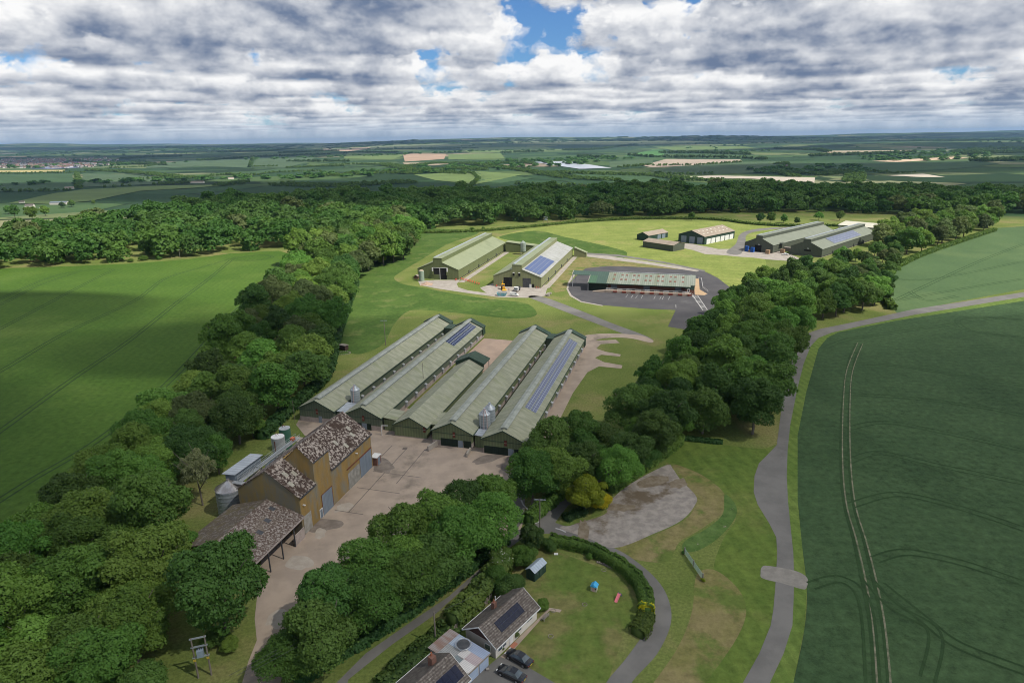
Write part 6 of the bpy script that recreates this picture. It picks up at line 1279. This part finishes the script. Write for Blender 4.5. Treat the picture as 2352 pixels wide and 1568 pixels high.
# trees that close the clump beside the house lane and the belt's lower corner
one(670,1555,.7,'mid','leafy tree at the very bottom of the clump between yard and lane',2,.8)
one(650,1540,.55,'light','lower pale tree at the bottom left tip of the clump between yard and lane',3,.8)
one(1545,1003,.7,'mid','round tree at the lower left corner of the lane belt',2,.95)
one(1470,1035,.66,'mid','round tree between the gravel parking clump and the lane belt',0,1.)

for i,(px,py,s) in enumerate([(20,492,1.1),(-20,488,1.2),(145,478,1.0),(165,476,1.2),(105,496,.9),(35,500,1.0),(75,505,1.1),(215,470,.8)]):
    g=T(px,py); tree(g[0],g[1],s,['mid','light','dark'][i%3],'%s tree standing round the small farm at the far left'%['mid green','pale green','dark green'][i%3],'trees round the far left farm',lod='far')

one(318,1518,.95,'mid','full round tree filling the wood edge left of the transformer pole',4,.95)
one(345,1440,.85,'light','pale full tree at the wood edge above the transformer pole',2,.95)
one(215,1590,1.0,'mid','leafy tree at the very bottom of the left wood',0,.95)
one(330,1660,.8,'dark','dark tree cut by the bottom edge of the left wood',3,.9)
# =====================================================================  distant landscape
def farpatch(D,colr,z=1.2,name='distant_field',wave=None):
    m=grassmat('distant_'+name,colr,tuple(c*1.25 for c in colr),scale=.008,fine=.1,bump=0,cs=.004)
    pts=[]
    n=len(D)
    for i in range(n):
        a,b=D[i],D[(i+1)%n]
        for k in range(6): pts.append(T(a[0]+(b[0]-a[0])*k/6,a[1]+(b[1]-a[1])*k/6))
    cx=sum(p[0] for p in pts)/len(pts); cy=sum(p[1] for p in pts)/len(pts); rings=6; vs=[];fs=[]; N=len(pts)
    for r in range(rings):
        f=1-r/rings
        for p in pts:
            x,y=cx+(p[0]-cx)*f,cy+(p[1]-cy)*f; vs.append((x,y,height(x,y)+z))
    vs.append((cx,cy,height(cx,cy)+z))
    for r in range(rings-1):
        for i in range(N): fs.append((r*N+i,r*N+(i+1)%N,(r+1)*N+(i+1)%N,(r+1)*N+i))
    for i in range(N): fs.append(((rings-1)*N+i,(rings-1)*N+(i+1)%N,len(vs)-1))
    me=bpy.data.meshes.new(name); me.from_pydata(vs,[],fs); me.materials.append(m); o=link(name,me); o['kind']='structure'
    return o
GRN=(.046,.088,.036); DUS=(.066,.105,.052); BRT=(.115,.165,.055); PAL=(.17,.20,.10); TAN=(.34,.24,.17); CHK=(.42,.37,.30)
for D,c in [([(-60,403),(165,398),(174,437),(-60,443)],GRN),([(190,399),(300,402),(385,412),(355,424),(190,431)],DUS),([(20,468),(120,446),(185,437),(345,428),(555,424),(450,432),(340,436),(215,462),(120,470)],BRT),
 ([(-40,392),(150,391),(148,395),(-40,397)],(.38,.32,.14)),([(445,382),(500,368),(582,362),(566,386)],DUS),([(575,386),(592,362),(726,358),(714,372),(655,386)],DUS),([(500,402),(655,387),(745,386),(560,403)],GRN),([(335,387),(440,384),(490,370),(440,368),(340,378)],DUS),
 ([(925,353),(1025,354),(1020,366),(930,372)],TAN),([(925,374),(1055,374),(1000,381),(930,380)],(.27,.23,.16)),([(1030,355),(1150,352),(1160,365),(1030,367)],BRT),([(800,350),(930,356),(900,368),(790,364)],BRT),
 ([(950,402),(1100,394),(1200,402),(1090,425),(1000,415)],BRT),([(1090,395),(1225,410),(1150,422),(1090,420)],GRN),
 ([(1430,360),(1500,344),(1532,345),(1520,361)],(.07,.17,.05)),([(1400,372),(1500,365),(1500,377),(1400,386)],DUS),([(1490,393),(1605,375),(1800,371),(1800,395),(1600,403)],DUS),([(1810,372),(2050,374),(2240,369),(2295,377),(2200,388),(2000,400),(1810,398)],GRN),
 ([(1475,381),(1530,366),(1700,367),(1706,372),(1600,380),(1500,386)],(.33,.27,.21)),([(2000,371),(2190,361),(2226,364),(2060,373)],(.48,.36,.25)),([(1555,408),(1640,404),(1735,406),(1872,409),(1870,423),(1810,416),(1720,411),(1640,411)],CHK),([(2035,404),(2120,400),(2170,408),(2120,408)],CHK),
 ([(1600,412),(1810,419),(1860,426),(1680,430)],GRN),([(1300,398),(1480,402),(1560,425),(1400,420)],GRN),([(1500,338),(1700,336),(1750,342),(1560,348)],BRT),([(600,335),(900,330),(1100,333),(900,343),(700,344)],PAL),([(1170,320),(1500,322),(1650,327),(1400,333),(1180,331)],PAL),([(740,341),(830,336),(860,341),(800,348),(745,347)],(.42,.30,.22)),([(1050,340),(1250,338),(1300,346),(1080,352)],BRT),
 ([(1380,425),(1460,427),(1490,436),(1440,440),(1390,434)],BRT),([(680,338),(760,336),(740,343),(650,345)],BRT),([(1900,347),(2100,345),(2100,351),(1900,352)],(.30,.25,.17))]: farpatch(D,c)
# solar farms and pig arks
def farrows(name,D,m,label,n=9,z=1.6):
    o=farpatch(D,(.1,.1,.1),z,name); o.data.materials.clear(); o.data.materials.append(m); del o['kind']; tag(o,label,'solar farm')
farrows('solar_farm',[(1225,373),(1302,371),(1405,387),(1330,389)],mat('painted_sky_glare_panels',(.42,.45,.50),(.52,.55,.60),scale=.01,coords='World',rough=.3,wave=((0,1,0),40.,.3)),'pale distant solar farm above the middle of the main wood')  # sky reflection is painted into the pale panel colour
farrows('solar_farm',[(66,388),(140,380),(206,379),(180,386),(120,389)],mat('blue_distant_panels',(.12,.15,.26),(.16,.20,.32),scale=.01,coords='World',rough=.3,wave=((0,1,0),40.,.3)),'dark blue distant solar farm at the far left below the town')
# dark hedgerows and copses as lines of crowns
gr=random.Random(4)
def rowpts(D,wid,step):
    P=[T(*q)[:2] for q in D]; out=[]
    for a,b in zip(P,P[1:]):
        L=math.hypot(b[0]-a[0],b[1]-a[1]); n=max(1,int(L/step))
        for i in range(n):
            for _ in range(max(1,int(wid/step))):
                t=(i+gr.random())/n; nx,ny=-(b[1]-a[1])/L,(b[0]-a[0])/L; o=gr.uniform(-.5,.5)*wid; out.append((a[0]+(b[0]-a[0])*t+nx*o,a[1]+(b[1]-a[1])*t+ny*o))
    return out
near=[];farp=[]
for D,w,s in [([(205,392),(260,394),(340,400),(428,411)],60,10),([(0,400),(100,399),(200,397)],12,9),([(178,399),(182,435)],16,9),([(240,432),(300,430)],16,12),([(0,441),(110,441),(170,438)],14,10),([(350,427),(440,420)],10,9),
 ([(500,428),(540,424),(560,420)],35,10),([(455,370),(490,368),(530,366),(600,361),(720,356),(760,355)],34,12),([(575,384),(635,383)],22,10),([(655,387),(720,384),(790,382)],30,10),([(585,363),(575,384)],8,10),([(320,412),(440,410),(520,402),(600,404)],8,10),
 ([(600,400),(660,396),(740,394)],12,9),([(790,352),(830,350),(915,351)],30,12),([(750,380),(830,378),(900,381),(930,386)],26,11),([(930,384),(1000,376),(1080,377),(1120,383)],50,11),([(880,378),(960,395),(1080,400)],70,12),([(640,425),(760,430),(860,424),(950,420)],90,12),
 ([(700,408),(800,402),(900,398),(960,400)],60,11),([(1120,384),(1200,392),(1260,404),(1330,412),(1420,416)],60,11),([(1090,378),(1200,374),(1225,378)],34,11),([(1300,346),(1400,340),(1460,333)],70,13),([(1330,362),(1400,364)],40,12),([(1520,352),(1600,352),(1720,356)],60,13),([(1780,342),(1880,346),(1900,350)],50,14),([(1440,358),(1500,362),(1700,364),(1760,368)],14,10),([(1500,382),(1600,380),(1700,374)],10,10),
 ([(1250,398),(1400,402),(1500,404),(1600,415),(1700,421),(1780,424)],60,11),([(1770,395),(1800,400),(1830,408)],40,10),([(1770,396),(1860,400),(1880,402)],34,10),([(1880,404),(1940,396),(1965,402),(1960,420)],60,11),([(1880,395),(1960,393),(2060,400)],14,10),([(1860,360),(1980,356),(2100,352)],40,12),([(2020,325),(2200,324),(2352,322)],80,16),([(2210,350),(2260,344),(2352,342)],120,13),([(2210,356),(2280,352),(2380,350)],130,13),([(2240,372),(2352,368)],90,12),([(2020,400),(2100,398)],12,10),
 ([(60,385),(130,378),(160,376)],30,12),([(170,370),(260,378),(380,380)],40,13),([(280,366),(340,362),(420,360)],60,14),([(500,350),(620,348),(700,342)],60,14),([(640,352),(700,350),(780,347)],50,14),([(860,345),(960,343),(1100,341)],16,12),([(1150,352),(1200,350),(1250,349)],30,13),([(1780,378),(1806,376),(1806,392)],20,9),([(0,352),(120,350),(300,350)],90,18),([(960,394),(1060,388),(1110,392)],70,11),([(1080,430),(1100,412),(1085,400)],10,9),([(1180,425),(1300,428),(1400,436)],12,9),([(1500,400),(1560,403),(1640,400)],10,9),([(1420,386),(1490,380)],30,11),([(240,388),(330,384),(360,380)],14,11),([(660,372),(740,372),(800,372)],10,10)]:
    p=rowpts(D,w,s); (near if D[0][1]>372 else farp).extend(p)
mass('distant_hedgerow',near,'dark','dark hedgerows and copses between the distant fields',.55,.95,_lo2)
mass('distant_copse',farp,'dark','far dark woods and hedges below the horizon',.8,1.5,_lo2)
fw=[]
for _ in range(4200):
    a=math.radians(gr.uniform(-42,42)); r=2600*(14500/2600)**gr.random(); x,y=r*math.sin(a),r*math.cos(a)
    q=math.sin(x/380+1.7)*math.sin(y/520+.6)+.7*math.sin((x-y)/290)+.5*math.sin(x/900-y/640)
    if q>.72: fw.append((x+gr.uniform(-30,30),y+gr.uniform(-30,30)))
mass('distant_copse',fw,'dark','scattered far copses fading towards the horizon',1.6,3.4,_lo2,zs=.40)
# far ridge woods
fw=[]
for k in range(900):
    a=math.radians(gr.uniform(-42,42)); r=gr.uniform(11500,15200); fw.append((r*math.sin(a),r*math.cos(a)))
mass('ridge_wood',fw,'dark','blue wooded ridge along the horizon',6,12,_lo2,zs=.12)
# town, farmsteads
hw=[mat('pale_far_wall',(.42,.37,.33)),mat('red_far_roof',(.20,.12,.10)),mat('grey_far_roof',(.16,.155,.16)),mat('white_far_wall',(.58,.56,.53))]
def farhouse(mb,x,y,s,a):
    z=height(x,y); m=Matrix.Translation((x,y,z))@Matrix.Rotation(a,4,'Z')
    mb.box(-s,s,-s*.6,s*.6,-2,s*.8,gr.choice((0,0,3)),m)
    k=gr.choice((1,1,2)); vs=[m@Vector(p) for p in [(-s*1.05,-s*.7,s*.8),(s*1.05,-s*.7,s*.8),(s*1.05,s*.7,s*.8),(-s*1.05,s*.7,s*.8),(-s*1.05,0,s*1.3),(s*1.05,0,s*1.3)]]
    mb.add(vs,[(0,1,5,4),(2,3,4,5),(0,4,3),(1,2,5)],k)
b=MB()
for _ in range(520):
    px=gr.triangular(-60,285,90); py=gr.uniform(366,387)-max(0,(px-150)*.03); p=T(px,py); farhouse(b,p[0],p[1],gr.uniform(6,12),gr.uniform(0,3))
o=b.obj('distant_town',hw); o['kind']='stuff'; o['label']='pale houses of the distant town at the far left'; o['category']='town'
def farm(label,px,py,L,w,e,r,az,rm,name='farmstead_barn'):
    p=T(px,py); t=thing(name,label,'farm building',p,-math.radians(az),'distant farm buildings')
    MB().extr([(-w/2,-1),(w/2,-1),(w/2,e),(0,r),(-w/2,e)],0,L).obj('wall',M['render'],t); bb=MB(); roof_pair(bb,-w/2,w/2,e,r,0,L); bb.obj('roof',rm,t)
farm('grey-roofed farmhouse at the left edge behind the wood',60,478,16,9,5,8,80,M['tiles']); farm('white low outbuilding right of the grey-roofed farmhouse',92,482,12,7,3,4.5,60,M['cream']); farm('dark blue-roofed long barn at the left farm',118,470,34,14,4.5,6.5,82,M['bluegrey']); farm('small pale house left of the grey-roofed farmhouse',45,468,10,7,4,6,70,M['tiles'])
farm('long brown distant barn among the fields on the left',440,421,40,18,4,6.5,84,M['brownroof']); farm('small red-brown distant barn near the long brown barn',524,412,20,12,4,7,60,M['brownroof']); farm('red-brown distant farm roofs at the field corner',150,435,22,10,4,7,70,M['brownroof'])
farm('white farm building far off at the right',2090,352,30,14,5,8,70,M['cream'])
# water tower like stub on the ridge
p=T(1806,388); t=thing('stone_tower','slim ruined stone tower standing in the distant fields','tower',p); MB().box(-3,3,-3,3,0,16).obj('shaft',M['timber'],t); b=MB()
for x in(-2.2,2.2): b.box(x-.8,x+.8,-3,3,16.01,17.5)
b.obj('parapet',M['timber'],t)
# =====================================================================  unseen clouds added out of view to cast shade on chosen ground
def cloud(label,x,y,rx,ry,alt=950,op=.80):
    m=bpy.data.materials.new('shade_cloud_vapour'); m.use_nodes=True; t=NT(m.node_tree); co=t.n('ShaderNodeTexCoord').outputs['Object']
    xy=t.v('MULTIPLY',co,(1/rx,1/ry,0)); d=t.v('LENGTH',xy); n=t.noise(co,.0055,4,.6)
    d=t.m('ADD',d,t.m('MULTIPLY',t.m('SUBTRACT',n,.5),.55)); a=t.ramp(d,.72,1.0,op,0.)
    df=t.n('ShaderNodeBsdfDiffuse'); df.inputs[0].default_value=(.9,.9,.9,1); tl=t.n('ShaderNodeBsdfTranslucent'); tl.inputs[0].default_value=(.9,.9,.9,1)
    mx=t.n('ShaderNodeMixShader'); mx.inputs[0].default_value=.5; t.t.links.new(df.outputs[0],mx.inputs[1]); t.t.links.new(tl.outputs[0],mx.inputs[2])
    tr=t.n('ShaderNodeBsdfTransparent'); m2=t.n('ShaderNodeMixShader'); t.put(m2.inputs[0],a); t.t.links.new(tr.outputs[0],m2.inputs[1]); t.t.links.new(mx.outputs[0],m2.inputs[2])
    o=t.n('ShaderNodeOutputMaterial'); t.t.links.new(m2.outputs[0],o.inputs[0])
    bm=bmesh.new(); bmesh.ops.create_uvsphere(bm,u_segments=48,v_segments=16,radius=1)
    for v in bm.verts: v.co.x*=rx; v.co.y*=ry; v.co.z*=60 if v.co.z<0 else 220
    me=bpy.data.meshes.new('cloud'); bm.to_mesh(me); bm.free(); me.materials.append(m)
    ob=link('cloud',me); ob.location=(x+SD.x/SD.z*alt,y+SD.y/SD.z*alt,alt); ob['kind']='structure'; ob['label']=label
for c in CLOUDS: cloud('unseen cloud added to shade the country below',*c)
# =====================================================================  haze
if HAZE:
    m=bpy.data.materials.new('haze_air'); m.use_nodes=True; t=NT(m.node_tree); pv=t.n('ShaderNodeVolumePrincipled'); pv.inputs['Density'].default_value=HAZE; pv.inputs['Color'].default_value=(.40,.66,1,1); pv.inputs['Anisotropy'].default_value=.2
    o=t.n('ShaderNodeOutputMaterial'); t.t.links.new(pv.outputs[0],o.inputs['Volume']); b=MB(); b.box(-27500,27500,-27500,27500,-140,175); o=b.obj('haze',m); o['kind']='stuff'; C.cycles.volume_bounces=0
